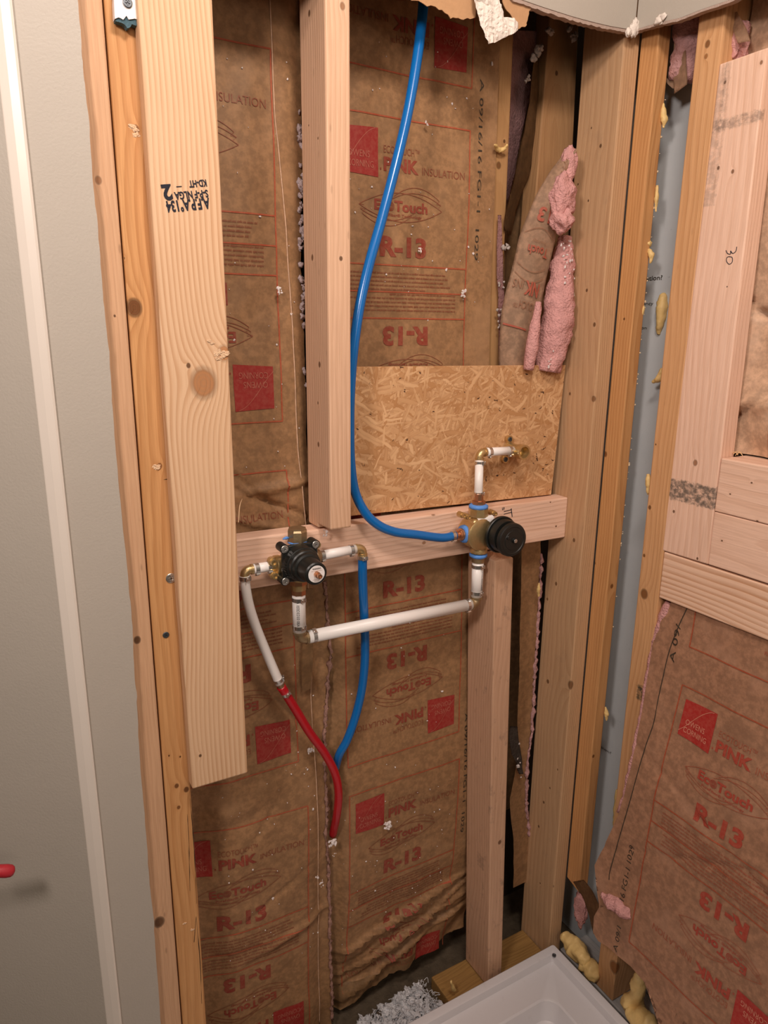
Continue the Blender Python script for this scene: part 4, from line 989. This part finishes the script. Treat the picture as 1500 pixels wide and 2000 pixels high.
# --- left valve
C1 = onY(582, 1097, YP)
v1 = empty('mixing_valve', C1-ZV*.05, 'left shower valve with square black plate, stepped black cap and white warning disc', 'valve')
bm = NB(); lathe(bm, C1+YV*.024, -YV, [(0, .016), (.004, .024), (.030, .026), (.044, .030)], 32); link('body', bm, BRASS, v1, True)
bm = NB(); lathe(bm, C1, -XV, [(0, .016), (.030, .015), (.033, .0165), (.040, .0165), (.041, .010), (.047, .010)], 24); link('inlet', bm, BRASS, v1, True)
bm = NB(); lathe(bm, C1+ZV*.004, XV, [(0, .016), (.026, .015), (.030, .0155), (.037, .0125), (.040, .009)], 24); link('outlet', bm, BRASSR, v1, True)
bm = NB(); cyl(bm, C1, C1+ZV*.046, .0125, 24); link('neck', bm, BRASS, v1, True)
capc = onY(573, 1052, YP)
bm = NB(); lathe(bm, Vector((C1.x, YP, capc.z-.004)), ZV, [(0, .0165), (.016, .0165), (.019, .0148), (.021, .0148), (.0215, .013)], 8); 
for v in bm.verts: pass
link('end_cap', bm, BRASSR, v1)
bm = NB(); lathe(bm, Vector((C1.x, YP, capc.z-.0075)), ZV, [(0, .0135), (.0005, .0162), (.003, .0162), (.0036, .0145)], 24); tube(bm, [Vector((C1.x-.015, YP, capc.z+.002)), Vector((C1.x-.021, YP-.004, capc.z+.004)), Vector((C1.x-.027, YP-.004, capc.z+.003))], [.0015, .0028, .001], 8, sub=4); link('thread_sealant', bm, TAPE, v1, True)
bm = NB(); cyl(bm, C1-ZV*.048, C1, .0125, 24); link('tailpiece', bm, BRASS, v1, True)
# small check-stop screws (brass studs)
for a, b in ((621, 1065), (539, 1126), (536, 1100)):
    p = onY(a, b, YP-.014); bm = NB(); lathe(bm, p+YV*.016, -YV, [(0, .007), (.010, .007), (.010, .0055), (.016, .0055), (.016, .0035), (.013, .0034)], 16); link('stop_screw', bm, BRASS, v1)
# plate: rounded square with corner ears
yp = YP-.022; PC = onY(583.5, 1096.5, yp)
half_ = .029; ring = []
for k in range(32):
    a = 2*math.pi*k/32; c_, s_ = math.cos(a), math.sin(a); rr = .0305/((abs(c_)**5+abs(s_)**5)**.2)
    ring.append(PC+Vector((rr*c_, 0, rr*s_)))
bm = NB(); prism(bm, ring, (0, -.007, 0)); bevel(bm, .0012, 1); link('mounting_plate', bm, BLACKP, v1)
for sx, sz in ((-1, 1), (1, 1), (-1, -1), (1, -1)):
    q = PC+Vector((sx*.0265, 0, sz*.0265)); bm = NB(); cyl(bm, q+YV*.012, q-YV*.0075, .0075, 20); link('screw_boss', bm, BLACKP, v1)
    screw('plate_screw', q-YV*.0078, (0, -1, 0), .0062, STEEL, v1)
bm = NB(); lathe(bm, PC-YV*.006, -YV, [(0, .0305), (.004, .030), (.013, .0275), (.0135, .0262), (.022, .0255), (.024, .0235), (.030, .0225), (.0315, .0195), (.060, .0180), (.062, .0160)], 48); cp = link('cap', bm, BLACKP, v1, True)
bm = NB(); 
for k in range(10):
    a = math.radians(125+k*10); q = PC-YV*.006+Vector((math.cos(a)*.0298, 0, math.sin(a)*.0298)); tube(bm, [q, q-YV*.011], .0009, 6)
link('grip_ribs', bm, BLACKP, v1)
DC = PC-YV*.0685
bm = NB(); lathe(bm, DC+YV*.0012, -YV, [(0, .0131), (.0004, .0135), (.0012, .0135), (.0013, .0131)], 40); link('warning_disc', bm, STICK, v1)
for t, dz, wd, h, ink, bd in (('WARNING', .0075, .014, .0026, INK_K, .03), ('See manual before', .0048, .018, .0014, INK_FT, 0), ('removing stem', -.009, .013, .0014, INK_FT, 0), ('hot water', -.0112, .009, .0013, INK_FT, 0)):
    vs, fs, w0 = text2d(t, bd); bm = NB(); vv = [bm.verts.new((DC.x-wd/2+a*wd/w0, DC.y-.0004, DC.z+dz+b*h)) for a, b in vs]
    for f in fs: bm.faces.new([vv[i] for i in f])
    link('disc_lettering', bm, ink, v1)
bm = NB(); lathe(bm, DC, -YV, [(0, .0048), (.006, .0046), (.006, .0036), (.013, .0036), (.013, .0022), (.011, .002)], 18); link('stem', bm, COPPER, v1)
# --- left run: short pipe, elbow, flexible drop
pA0, pA1 = C1-XV*.043, Vector((onY(494, 1103, YP).x, YP, C1.z))
eL = onY(477, 1106, YP); eL.z = C1.z
pA1 = eL+XV*.012
pipe('water_pipe', 'very short white pipe between the left valve inlet and the elbow at the front board', [pA0+XV*.004, pA1], RH, WPEX, [(near(pA0, pA1, .20), XV, (0, -.6, -1)), (near(pA0, pA1, .78), XV, (0, -.6, -1))])
elbow('brass elbow turning down, half hidden by the edge of the front board', eL, (1, 0, 0), (0, 0, -1), RH, BRASS)
fl_pts = [(478, 1124, YP), (480, 1150, YP+.001), (487, 1185, YP+.006), (499, 1222, YP+.014), (513, 1257, YP+.022), (529, 1295, YP+.029), (546, 1334, YP+.034)]
WP = [onY(*p) for p in fl_pts]; WP[0].x = eL.x
wp_ = pipe('water_pipe', 'slim white pipe curving down from the front board to the red pipe', WP, RH, WPEX, [(WP[0]-ZV*.004, ZV, (.3, -1, 0)), (near(WP[-2], WP[-1], .82), WP[-1]-WP[-2], (1, -.5, .3))])
rd = [(549, 1341, YP+.035), (558, 1355, YP+.036), (580, 1390, YP+.040), (605, 1431, YP+.042), (634, 1471, YP+.043), (654, 1510, YP+.044), (661, 1548, YP+.046), (658, 1590, YP+.056), (650, 1630, YP+.080)]
RP = [onY(*p) for p in rd]
pipe('water_pipe', 'red pipe curving down from the white pipe into the gap between two batts', RP, RH, RPEX, [(near(RP[0], RP[1], .9), RP[1]-RP[0], (.3, -1, 0))])
bm = NB(); cyl(bm, WP[-1]-(RP[0]-WP[-1])*.2, RP[0]+(RP[1]-RP[0])*.3, RH*.8, 16)
tag(link('pipe_coupling', bm, BRASSR), 'brass coupling joining the white pipe to the red pipe', 'fitting')
# --- right outlet of left valve: white stub, elbow, blue drop
Er = onY(705, 1065, YP+.008)
pB0 = C1+XV*.036+ZV*.004; Er = Vector((Er.x, YP+.002, pB0.z+.001)); pB1 = Er-XV*.012
pipe('water_pipe', 'short white pipe from the left valve to the elbow above the looping blue pipe', [pB0, pB1], RH, WPEX, [(near(pB0, pB1, .10), XV, (0, -.6, -1)), (near(pB0, pB1, .86), XV, (0, -.6, -1))])
elbow('small brass elbow turning down onto the shorter blue pipe', Er, (-1, 0, 0), (0, 0, -1), RH, BRASS)
b2 = [(707.5, 1083, YP+.002), (708, 1110, YP+.004), (709, 1150, YP+.012), (711, 1200, YP+.022), (713, 1250, YP+.03), (712, 1300, YP+.036), (706, 1350, YP+.042), (694, 1400, YP+.047), (678, 1445, YP+.050), (663, 1473, YP+.056), (655, 1500, YP+.072)]
B2 = [onY(*p) for p in b2]; B2[0].x = Er.x
pipe('water_pipe', 'shorter blue pipe hanging from the elbow and slipping behind the red pipe', B2, RH, BPEX, [(B2[0]-ZV*.005, ZV, (0, -1, 0))])
# --- bottom outlet, 3/4 inch run across to the right valve
ad = onY(576, 1148, YP)
bm = NB(); lathe(bm, Vector((C1.x, YP, ad.z+.018)), -ZV, [(0, .0150), (.012, .0150), (.012, .0125), (.030, .0125)], 8); 
ft = empty('copper_adapter', Vector((C1.x, YP, ad.z-.01)), 'copper adapter with blue sealant under the left valve', 'fitting')
link('hex_barrel', bm, COPPER, ft)
bm = NB(); lathe(bm, Vector((C1.x, YP, ad.z+.021)), -ZV, [(0, .0135), (.0005, .0158), (.005, .0160), (.0056, .0145)], 24); link('thread_sealant', bm, TAPE, ft, True)
zb_ = onY(575, 1250, YP).z; e1 = Vector((C1.x, YP, zb_)); t0 = Vector((C1.x, YP, onY(576, 1161, YP).z)); t1 = e1+ZV*.013
pA = pipe('water_pipe', 'thick white pipe dropping below the left valve with a black date code', [t0, t1], RT, WPEX, [(near(t0, t1, .13), ZV, (.2, -1, 0)), (near(t0, t1, .86), ZV, (.2, -1, 0))])
elbow('dull brass elbow at the lower left corner of the thick white pipe run', e1, (0, 0, 1), (1, 0, 0), RT)
e2 = onY(929, 1178, YP); e2.z = e1.z-.000
e2z = onY(929, 1178, YP).z; e2 = Vector((onY(930, 1178, YP).x, YP, e2z))
h0, h1 = e1+XV*.015, e2-XV*.014
pipe('water_pipe', 'long thick white pipe crossing level between the two lower elbows', [h0, h1], RT, WPEX, [(near(h0, h1, .03), XV, (0, -.5, 1)), (near(h0, h1, .975), XV, (0, -.5, -1))])
elbow('dull brass elbow at the lower right end of the long white pipe', e2, (-1, 0, 0), (0, 0, 1), RT)
g1 = Vector((e2.x, YP, onY(932, 1097, YP).z)); g0 = e2+ZV*.012
pD = pipe('water_pipe', 'thick white pipe rising to the underside of the right valve with faint black print', [g0, g1], RT, WPEX, [(near(g0, g1, .14), ZV, (.2, -1, 0)), (near(g0, g1, .88), ZV, (.2, -1, 0))])
# print along pipes
def pipe_print(parent, t, c0, r, ang, h, wd, up=1):
    """text wrapped on a vertical pipe, reading along it"""
    vs, fs, w0 = text2d(t, .01); bm = NB(); vv = []
    for a, b in vs:
        th = ang+b*h/r; vv.append(bm.verts.new(Vector(c0)+Vector((math.sin(th)*(r+.0003), -math.cos(th)*(r+.0003), up*a*wd/w0))))
    for f in fs: bm.faces.new([vv[i] for i in f])
    link('date_code', bm, INK_S, parent)
pipe_print(pA, 'AB0 03/23/2020 A', near(t0, t1, .80), RT, -.75, .0048, .044)
pipe_print(pD, 'TRAAA CO24 2131TU', near(g0, g1, .22), RT, .1, .0042, .040)
# --- right valve
C2 = onY(929, 1040, YP)
v2 = empty('diverter_valve', C2-ZV*.05, 'right shower valve in cast brass with a big round black cap and blue sealant', 'valve')
bm = NB(); lathe(bm, C2+YV*.026, -YV, [(0, .018), (.004, .026), (.022, .029), (.044, .030), (.046, .026)], 32); link('body', bm, BRASS, v2, True)
bm = NB(); box(bm, C2+Vector((-.018, -.0175, -.026)), C2+Vector((.026, .016, .030))); bevel(bm, .006, 3); link('casting', bm, BRASS, v2, True)
gt = Vector((e2.x, YP, 0))
zt_ = onY(936, 988, YP).z; vx = C2.x+.004
bm = NB(); lathe(bm, Vector((vx, YP, C2.z+.01)), ZV, [(0, .016), (.020, .0155), (.022, .0185), (zt_-C2.z-.014, .0185), (zt_-C2.z-.012, .016)], 8); link('top_port', bm, BRASS, v2)
bm = NB(); lathe(bm, Vector((vx, YP, zt_-.004)), ZV, [(0, .014), (.0005, .0178), (.005, .0182), (.0075, .015)], 28); link('thread_sealant', bm, TAPE, v2, True)
bm = NB(); lathe(bm, Vector((e2.x, YP, C2.z-.01)), -ZV, [(0, .016), (.020, .015), (.024, .0165), (.030, .0165)], 20); link('bottom_port', bm, BRASS, v2, True)
zb2 = onY(931, 1086, YP).z
bm = NB(); lathe(bm, Vector((e2.x, YP, zb2+.005)), -ZV, [(0, .013), (.001, .0172), (.005, .0172), (.010, .010)], 28); link('thread_sealant', bm, TAPE, v2, True)
bm = NB(); cyl(bm, Vector((e2.x, YP, zb2)), Vector((e2.x, YP, zb2-.012)), .0125, 20); link('bottom_nipple', bm, BRASSR, v2, True)
bm = NB(); lathe(bm, C2-XV*.012+ZV*.001, -XV, [(0, .017), (.008, .0165), (.010, .0145), (.016, .0145)], 24); link('inlet', bm, BRASS, v2, True)
bm = NB(); lathe(bm, C2-XV*.024+ZV*.001, -XV, [(0, .0155), (.001, .0172), (.006, .0165), (.0075, .013)], 28); link('thread_sealant', bm, TAPE, v2, True)
bm = NB(); lathe(bm, C2-XV*.031+ZV*.001, -XV, [(0, .0115), (.004, .0115), (.005, .010), (.009, .0098), (.0095, .0075), (.018, .0075)], 20); link('copper_barb', bm, COPPER, v2, True)
for a, b, L_ in ((915, 1010, 0), (966, 1003, 1), (905, 1007, 2)):
    p = onY(a, b, YP-.012); bm = NB(); lathe(bm, p+YV*.014, -YV, [(0, .0055), (.012, .0055), (.012, .004), (.018, .004), (.018, .0025), (.016, .0024)], 16); link('stop_screw', bm, BRASS, v2)
q = C2+Vector((-.008, -.0177, -.002)); bm = NB(); box(bm, q+Vector((-.0025, -.0006, -.004)), q+Vector((.0025, 0, .004))); link('square_socket', bm, BLACKP, v2)
# curved sticker on the casting
bm = NB(); rows = [[bm.verts.new(C2+Vector((-.008+.036*i/5, a, b+.0015*i/5))) for i in range(6)] for a, b in ((-.0183, .0145), (-.0184, .0200), (-.0182, .0255), (-.0165, .0292), (-.0135, .0310), (-.0100, .0314))]
for a, b in zip(rows, rows[1:]):
    for i in range(5): bm.faces.new((a[i], b[i], b[i+1], a[i+1]))
bmesh.ops.recalc_face_normals(bm, faces=bm.faces); bmesh.ops.solidify(bm, geom=bm.faces[:], thickness=.0004); link('sticker', bm, STICK, v2, True)
y2 = YP-.028; D2 = onY(976, 1043, y2)
bm = NB(); lathe(bm, D2+YV*.006, -YV, [(0, .024), (.004, .0335), (.006, .0350), (.011, .0352), (.0122, .0340), (.0122, .0328), (.0108, .0322), (.0108, .0315), (.024, .0312), (.028, .0300)], 56); link('cap', bm, BLACKP, v2, True)
D3 = D2-YV*.028
bm = NB(); lathe(bm, D3+Vector((.002, 0, -.003)), -YV, [(0, .0318), (.006, .0316), (.0085, .0302), (.0088, .0255), (.0078, .0245), (.0078, .0185), (.0086, .0180), (.0086, .010)], 48); link('cap_lid', bm, BLACKP, v2, True)
p = onY(1005, 1056, D3.y-.010); bm = NB(); lathe(bm, p+YV*.004, -YV, [(0, .0052), (.004, .005), (.0065, .0042), (.0065, .0025)], 20); link('stem_boss', bm, BLACKP, v2, True)
screw('stem_screw', p-YV*.003, (0, -1, 0), .0036, STEEL, v2)
p = onY(994, 1050, D3.y-.010); bm = NB(); lathe(bm, p+YV*.004, -YV, [(0, .0045), (.004, .004), (.005, .0028)], 16); link('cap_boss', bm, BLACKP, v2, True)
# --- long blue pipe
b1 = [(833, -120, 1.075), (829, -30, 1.07), (824, 40, 1.062), (813, 125, 1.055), (796, 222, 1.048), (773, 322, 1.04), (745, 430, 1.034), (722, 512, 1.030), (704, 590, 1.028), (692, 670, 1.028), (685, 750, 1.030), (683, 830, 1.033), (685, 905, 1.034), (694, 962, 1.033), (714, 1002, 1.030), (740, 1026, 1.027), (772, 1039, 1.024), (812, 1044, YP), (850, 1044, YP), (876, 1042, YP)]
B1 = [onY(*p) for p in b1]; B1[-1] = C2-XV*.046+ZV*.001; B1[-2] = B1[-1]-XV*.03-ZV*.0005
pipe('water_pipe', 'long blue pipe sweeping down from the top beside the centre stud into the right valve', B1, RH, BPEX, [(B1[-1]-XV*.006, XV, (0, -.4, -1))])
# --- riser to the drop-ear outlet
k0 = Vector((vx+.001, YP+.003, onY(938, 972, YP).z)); e3z = onY(938, 884, 1.045).z; e3 = Vector((onY(937, 884, 1.045).x, 1.045, e3z))
bm = NB(); lathe(bm, Vector((vx, YP, zt_+.003)), ZV, [(0, .0125), (.007, .0125), (.007, .0085), (.020, .0085)], 8); tag(link('reducer', bm, COPPER), 'copper-coloured reducer on top of the right valve above the blue sealant ring', 'fitting')
k1 = e3-ZV*.013
pipe('water_pipe', 'white riser pipe from the right valve up to the outlet elbow', [k0, k1], RH, WPEX, [(near(k0, k1, .10), ZV, (.6, -1, 0)), (near(k0, k1, .91), ZV, (.6, -1, 0))])
elbow('bright brass elbow at the top of the white riser pipe', e3, (0, 0, -1), (1, 0, 0), RH, BRASS)
e4 = Vector((onY(1008, 881, 1.048).x, 1.048, onY(1008, 881, 1.048).z)); m0, m1 = e3+XV*.012, Vector((e4.x-.010, 1.046, (e3.z+e4.z)/2))
pipe('water_pipe', 'short level white pipe leading into the brass outlet on the strand board', [m0, m1], RH, WPEX, [(near(m0, m1, .16), XV, (0, -.6, -1)), (near(m0, m1, .88), XV, (0, -.6, -1))])
dr = empty('outlet_fitting', e4-ZV*.02, 'brass drop-ear shower outlet screwed to the strand board, threaded mouth open', 'fitting')
bm = NB(); cyl(bm, e4-XV*.014, e4+XV*.004, .0105, 20); link('socket', bm, BRASS, dr, True)
bm = NB(); lathe(bm, e4+Vector((.004, .026, 0)), -YV, [(0, .015), (.012, .0125), (.028, .0125), (.032, .0145), (.046, .0145), (.046, .0110), (.030, .0105)], 28); link('mouth', bm, BRASS, dr, True)
for sz, dx in ((1, .004), (-1, -.004)):
    q = e4+Vector((dx-.002, .024, sz*.0195)); bm = NB(); cyl(bm, q+YV*.005, q-YV*.002, .0075, 20); prism(bm, [q+Vector((-.006, -.001, 0)), q+Vector((.006, -.001, 0)), q+Vector((.008, -.001, -sz*.018)), q+Vector((-.008, -.001, -sz*.018))], (0, .004, 0)); link('ear', bm, BRASS, dr)
    screw('ear_screw', q-YV*.0022, (0, -1, 0), .0048, STEELD, dr)

# ---------------------------------------------------------------- floor things
zr = -1.407; px_, py_ = 1.0372, .98     # rear right corner of the pan rim
sp = empty('shower_pan', (.55, .35, FLOOR), 'white acrylic shower pan with raised rim in the lower right corner', 'shower pan')
prof = [(-.0005, FLOOR+.003), (-.0005, zr-.004), (.003, zr), (.017, zr-.001), (.020, zr-.003), (.024, zr-.018), (.029, zr-.021), (.080, zr-.024), (.084, zr-.027), (.094, zr-.066), (.102, zr-.072), (.25, zr-.078), (.36, zr-.080)]
bm = NB(); x0_, y0_ = .10, -.25; loops = []
for d, z in prof:
    rr = .006 if d < .03 else (.012 if d < .08 else .03); lp = []
    X0, X1, Y0, Y1 = x0_+d, px_-d, y0_+d, py_-d
    for cx_, cy_, a0_ in ((X1-rr, Y1-rr, 0), (X0+rr, Y1-rr, 90), (X0+rr, Y0+rr, 180), (X1-rr, Y0+rr, 270)):
        for k in range(7):
            a = math.radians(a0_+k*15); lp.append(bm.verts.new((cx_+rr*math.cos(a), cy_+rr*math.sin(a), z)))
    loops.append(lp)
for a, b in zip(loops, loops[1:]):
    n = len(a)
    for k in range(n): bm.faces.new((a[k], a[(k+1) % n], b[(k+1) % n], b[k]))
bm.faces.new(loops[-1]); bmesh.ops.recalc_face_normals(bm, faces=bm.faces)
link('basin', bm, PAN, sp, True)
p = Vector((px_-.022, py_-.026, zr)); bm = NB(); lathe(bm, p-ZV*.002, ZV, [(0, .0045), (.0028, .0045), (.003, .003), (.0018, .002)], 16); link('rim_fastener', bm, STEELD, sp)
# bottom plate block, blown wool
bpq = [Vector((.765, 1.002, FLOOR+.002)), Vector((1.04, 1.002, FLOOR+.002)), Vector((1.04, 1.002, -1.464)), Vector((.765, 1.002, -1.464))]
L('bottom_plate', 'stained yellow-brown bottom plate under the lower stud, mostly hidden by the pan', bpq, (0, .087, 0), 'plate', axis='X', style=dict(light=(.34, .19, .06), dark=(.20, .10, .03)), seed=31, con=.6, freq=200)
bm = NB()
for k in range(520):
    u = rnd.random(); x = .58+.165*u+rnd.uniform(-.05, .005); y = 1.005+rnd.uniform(0, .085)
    s = rnd.uniform(.0025, .0085); lump(bm, (x, y, FLOOR+.008+rnd.uniform(0, .035)*u), (s, s*1.2, s*.7), 1.4, sub=2, seed=k)
for k in range(420):
    x = .575+.17*rnd.random(); y = 1.005+rnd.uniform(0, .085); p = Vector((x, y, FLOOR+.012+rnd.uniform(0, .04)*min(1, (x-.57)/.15)))
    d = Vector((rnd.uniform(-1, 1), rnd.uniform(-1, 1), rnd.uniform(-.4, .8)))*.009; e = Vector((rnd.uniform(-1, 1), rnd.uniform(-1, 1), rnd.uniform(0, 1)))*.006
    tube(bm, [p, p+d*.5+e, p+d], .0007, 4, sub=3)
tag(link('loose_wool', bm, DUST, None, False), 'grey-white loose wool heaped on the dark floor at the foot of the middle batt', 'insulation', kind='stuff')
bm = NB()
for k in range(60):
    x = .50+rnd.random()*.14; y = 1.0+rnd.uniform(-.01, .08); s = rnd.uniform(.004, .012); lump(bm, (x, y, FLOOR+.004+rnd.uniform(0, .02)), (s, s, s*.6), .9, sub=2, seed=k+500)
tag(link('floor_debris', bm, plain('dark_debris', (.07, .05, .035), .95, 0, .1, .6, 60, .003), None, True), 'dark crumbs and dirt on the floor beside the loose wool', 'debris', kind='stuff')
# dusty rag-like scrap by the lower stud
ds = empty('dusty_scrap', (.93, 1.085, -.93), 'grey dusty scrap with white flecks caught beside the lower stud', 'scrap')
ribbon('limp_sheet', [(onY(995, 1418, 1.082), onY(1012, 1420, 1.084)), (onY(994, 1445, 1.08), onY(1014, 1448, 1.082)), (onY(998, 1468, 1.078), onY(1018, 1470, 1.08)), (onY(1008, 1488, 1.076), onY(1021, 1486, 1.078)), (onY(1017, 1514, 1.076), onY(1023, 1512, 1.078))], plain('grey_lint', (.16, .13, .11), .95, 0, .1, .6, 120, .004), ds, wob=.008)
bm = NB()
for a, b, s in ((1014, 1453, .003), (1011, 1482, .0025), (1012, 1497, .004), (1018, 1518, .0022), (1016, 1490, .002)): crumb(bm, onY(a, b, 1.072), s)
link('flecks', bm, FLUFF, ds)['kind'] = 'stuff'

L('bottom_plate', 'dusty grey bottom plate of the right wall, mostly hidden by printed batt and pan', [Vector((1.0825, .10, FLOOR+.002)), Vector((1.0825, 1.0, FLOOR+.002)), Vector((1.0825, 1.0, -1.464)), Vector((1.0825, .10, -1.464))], (.088, 0, 0), 'plate', 'bottom plates', axis='Y', style=dict(light=(.46, .45, .44), dark=(.34, .32, .30)), seed=33, con=.4, freq=150)
# ---------------------------------------------------------------- crumbs
def scatter(name, label, fn, boxes, n, smin, smax, mat=FLUFF):
    bm = NB()
    for (u0, u1, v0, v1), k in boxes:
        for _ in range(int(n*k)):
            u, v = rnd.uniform(u0, u1), rnd.uniform(v0, v1); s = rnd.uniform(smin, smax)*(1 if rnd.random() < .8 else 1.5); crumb(bm, fn(u, v, .0012), s)
    tag(link(name, bm, mat), label, 'crumbs', kind='stuff')
scatter('plaster_crumbs', 'white plaster crumbs speckling the batt between front board and centre stud', fA, [((.30, .49, .0, .42), .5), ((.36, .50, -.30, 0), .25), ((.30, .50, -1.40, -.80), 1.0), ((.42, .50, -.95, -.55), .3)], 42, .0006, .0018)
scatter('plaster_crumbs', 'white plaster crumbs speckling the middle batt behind the blue pipes', fB, [((.56, .87, .0, .46), 1.0), ((.54, .80, -1.30, -.85), 1.0), ((.56, .80, -.80, -.48), .3)], 55, .0006, .0018)
def cluster(label, pts, name='plaster_crumb', mat=FLUFF):
    bm = NB()
    for p, s, k in pts:
        for _ in range(k): crumb(bm, Vector(p)+Vector((rnd.uniform(-s, s), rnd.uniform(-.001, .001), rnd.uniform(-s, s))), rnd.uniform(.25, .6)*s)
    tag(link(name, bm, mat), label, 'crumb')
cluster('ragged white plaster crumb stuck beside the panel line right of the long blue pipe', [(onY(905, 573, 1.114), .005, 12)])
cluster('white plaster crumb on the digit three of the upper print', [(onY(821, 488, 1.114), .0035, 7)])
cluster('white plaster crumb just under the top rule of the middle batt', [(onY(832, 242, 1.116), .0035, 7)])
cluster('white plaster crumb cluster above the lower emblem on the middle batt', [(onY(757, 1612, 1.078), .008, 18)])
cluster('white plaster crumb beside the folded flange line, left of the centre stud', [(onY(548, 568, 1.108), .0045, 9)])
cluster('curly white crumb group where red and blue pipes cross', [(onY(608, 1467, 1.082), .005, 9), (onY(605, 1468, 1.082), .006, 4)])
cluster('row of white crumbs on the lower left batt beside its flange', [(onY(618, 1714, 1.08), .004, 6), (onY(628, 1722, 1.08), .004, 6), (onY(630, 1732, 1.08), .003, 4)])
cluster('white plaster wad under the end of the red pipe', [(onY(650, 1645, 1.08), .008, 14), (onY(653, 1670, 1.08), .004, 5)])
cluster('white crumb lodged at the foot of the centre stud on the crossbeam', [(onY(634, 1041, 1.036), .005, 9)])
bm = NB()
for k in range(40): q = onX(rnd.uniform(1262, 1240), 0, 1.12); 
for k in range(46):
    y = rnd.uniform(180, 1250); p = Vector((1.1118, .9592+rnd.uniform(-.0005, .001), onX(lerp(y, [180, 1250], [1300, 1190]), y, 1.12).z)); crumb(bm, p, rnd.uniform(.0008, .0022))
tag(link('foam_crumbs', bm, plain('pale_foam', (.75, .6, .4), .8)), 'tiny pale foam crumbs along the outer edge of the corner stud', 'crumbs', kind='stuff')
# splinters
bm = NB(); tube(bm, [onY(466, 1020, .976), onY(468, 990, .975), onY(473, 974, .973)], [.0006, .0007, .0002], 6, sub=5)
link('splinter', bm, plain('splinter', (.75, .5, .3), .7), front)
bm = NB()
for i, (a, b, c, d) in enumerate(((1432, 889, 1446, 885), (1436, 892, 1448, 887), (1440, 888, 1450, 892), (1430, 886, 1441, 891))): 
    tube(bm, [onX(a, b, XR+.03)+ZV*.002, onX((a+c)/2, (b+d)/2-1, XR+.03)+ZV*.004, onX(c, d, XR+.03)+ZV*.002], .0006, 6, sub=3)
tag(link('wood_shavings', bm, plain('shaving', (.72, .48, .25), .8)), 'few curled wood shavings on top of the topmost header board', 'shavings', kind='stuff')
# screws sunk in white boards etc: red tool grip at the left edge
rt = empty('tool_grip', (.03, .99, -.93), 'rounded red tool grip poking in at the left edge against the grey wall', 'tool')
pr = onY(-60, 1702, .965); pl = onY(19, 1701, .965)
bm = NB(); lathe(bm, pr, pl-pr, [(0, .0075), ((pl-pr).length-.004, .0088), ((pl-pr).length+.002, .0080), ((pl-pr).length+.005, .0058), ((pl-pr).length+.0065, .002)], 24); link('grip', bm, plain('red_rubber', (.40, .02, .03), .45), rt, True)
bm = NB(); lathe(bm, pr+(pr-pl), pl-pr, [(0, .004), ((pl-pr).length, .004)], 12); link('shaft', bm, STEELD, rt, True)

# repeats carry one group phrase
for cat_, grp in (('stud', 'studs of the opened walls'), ('pipe', 'water pipes of the shower'), ('fitting', 'pipe fittings'), ('foam', 'blobs of yellow foam'), ('insulation', 'kraft-faced insulation batts'),
                  ('valve', 'shower valves'), ('board', 'boards on the framing'), ('plate', 'bottom plates'), ('crumb', 'plaster crumb clusters'), ('crumbs', 'scattered crumbs'), ('screw', 'screws in the orange stud'), ('drywall', 'torn drywall scraps')):
    for o in COL.objects:
        if o.get('category') == cat_: o['group'] = grp
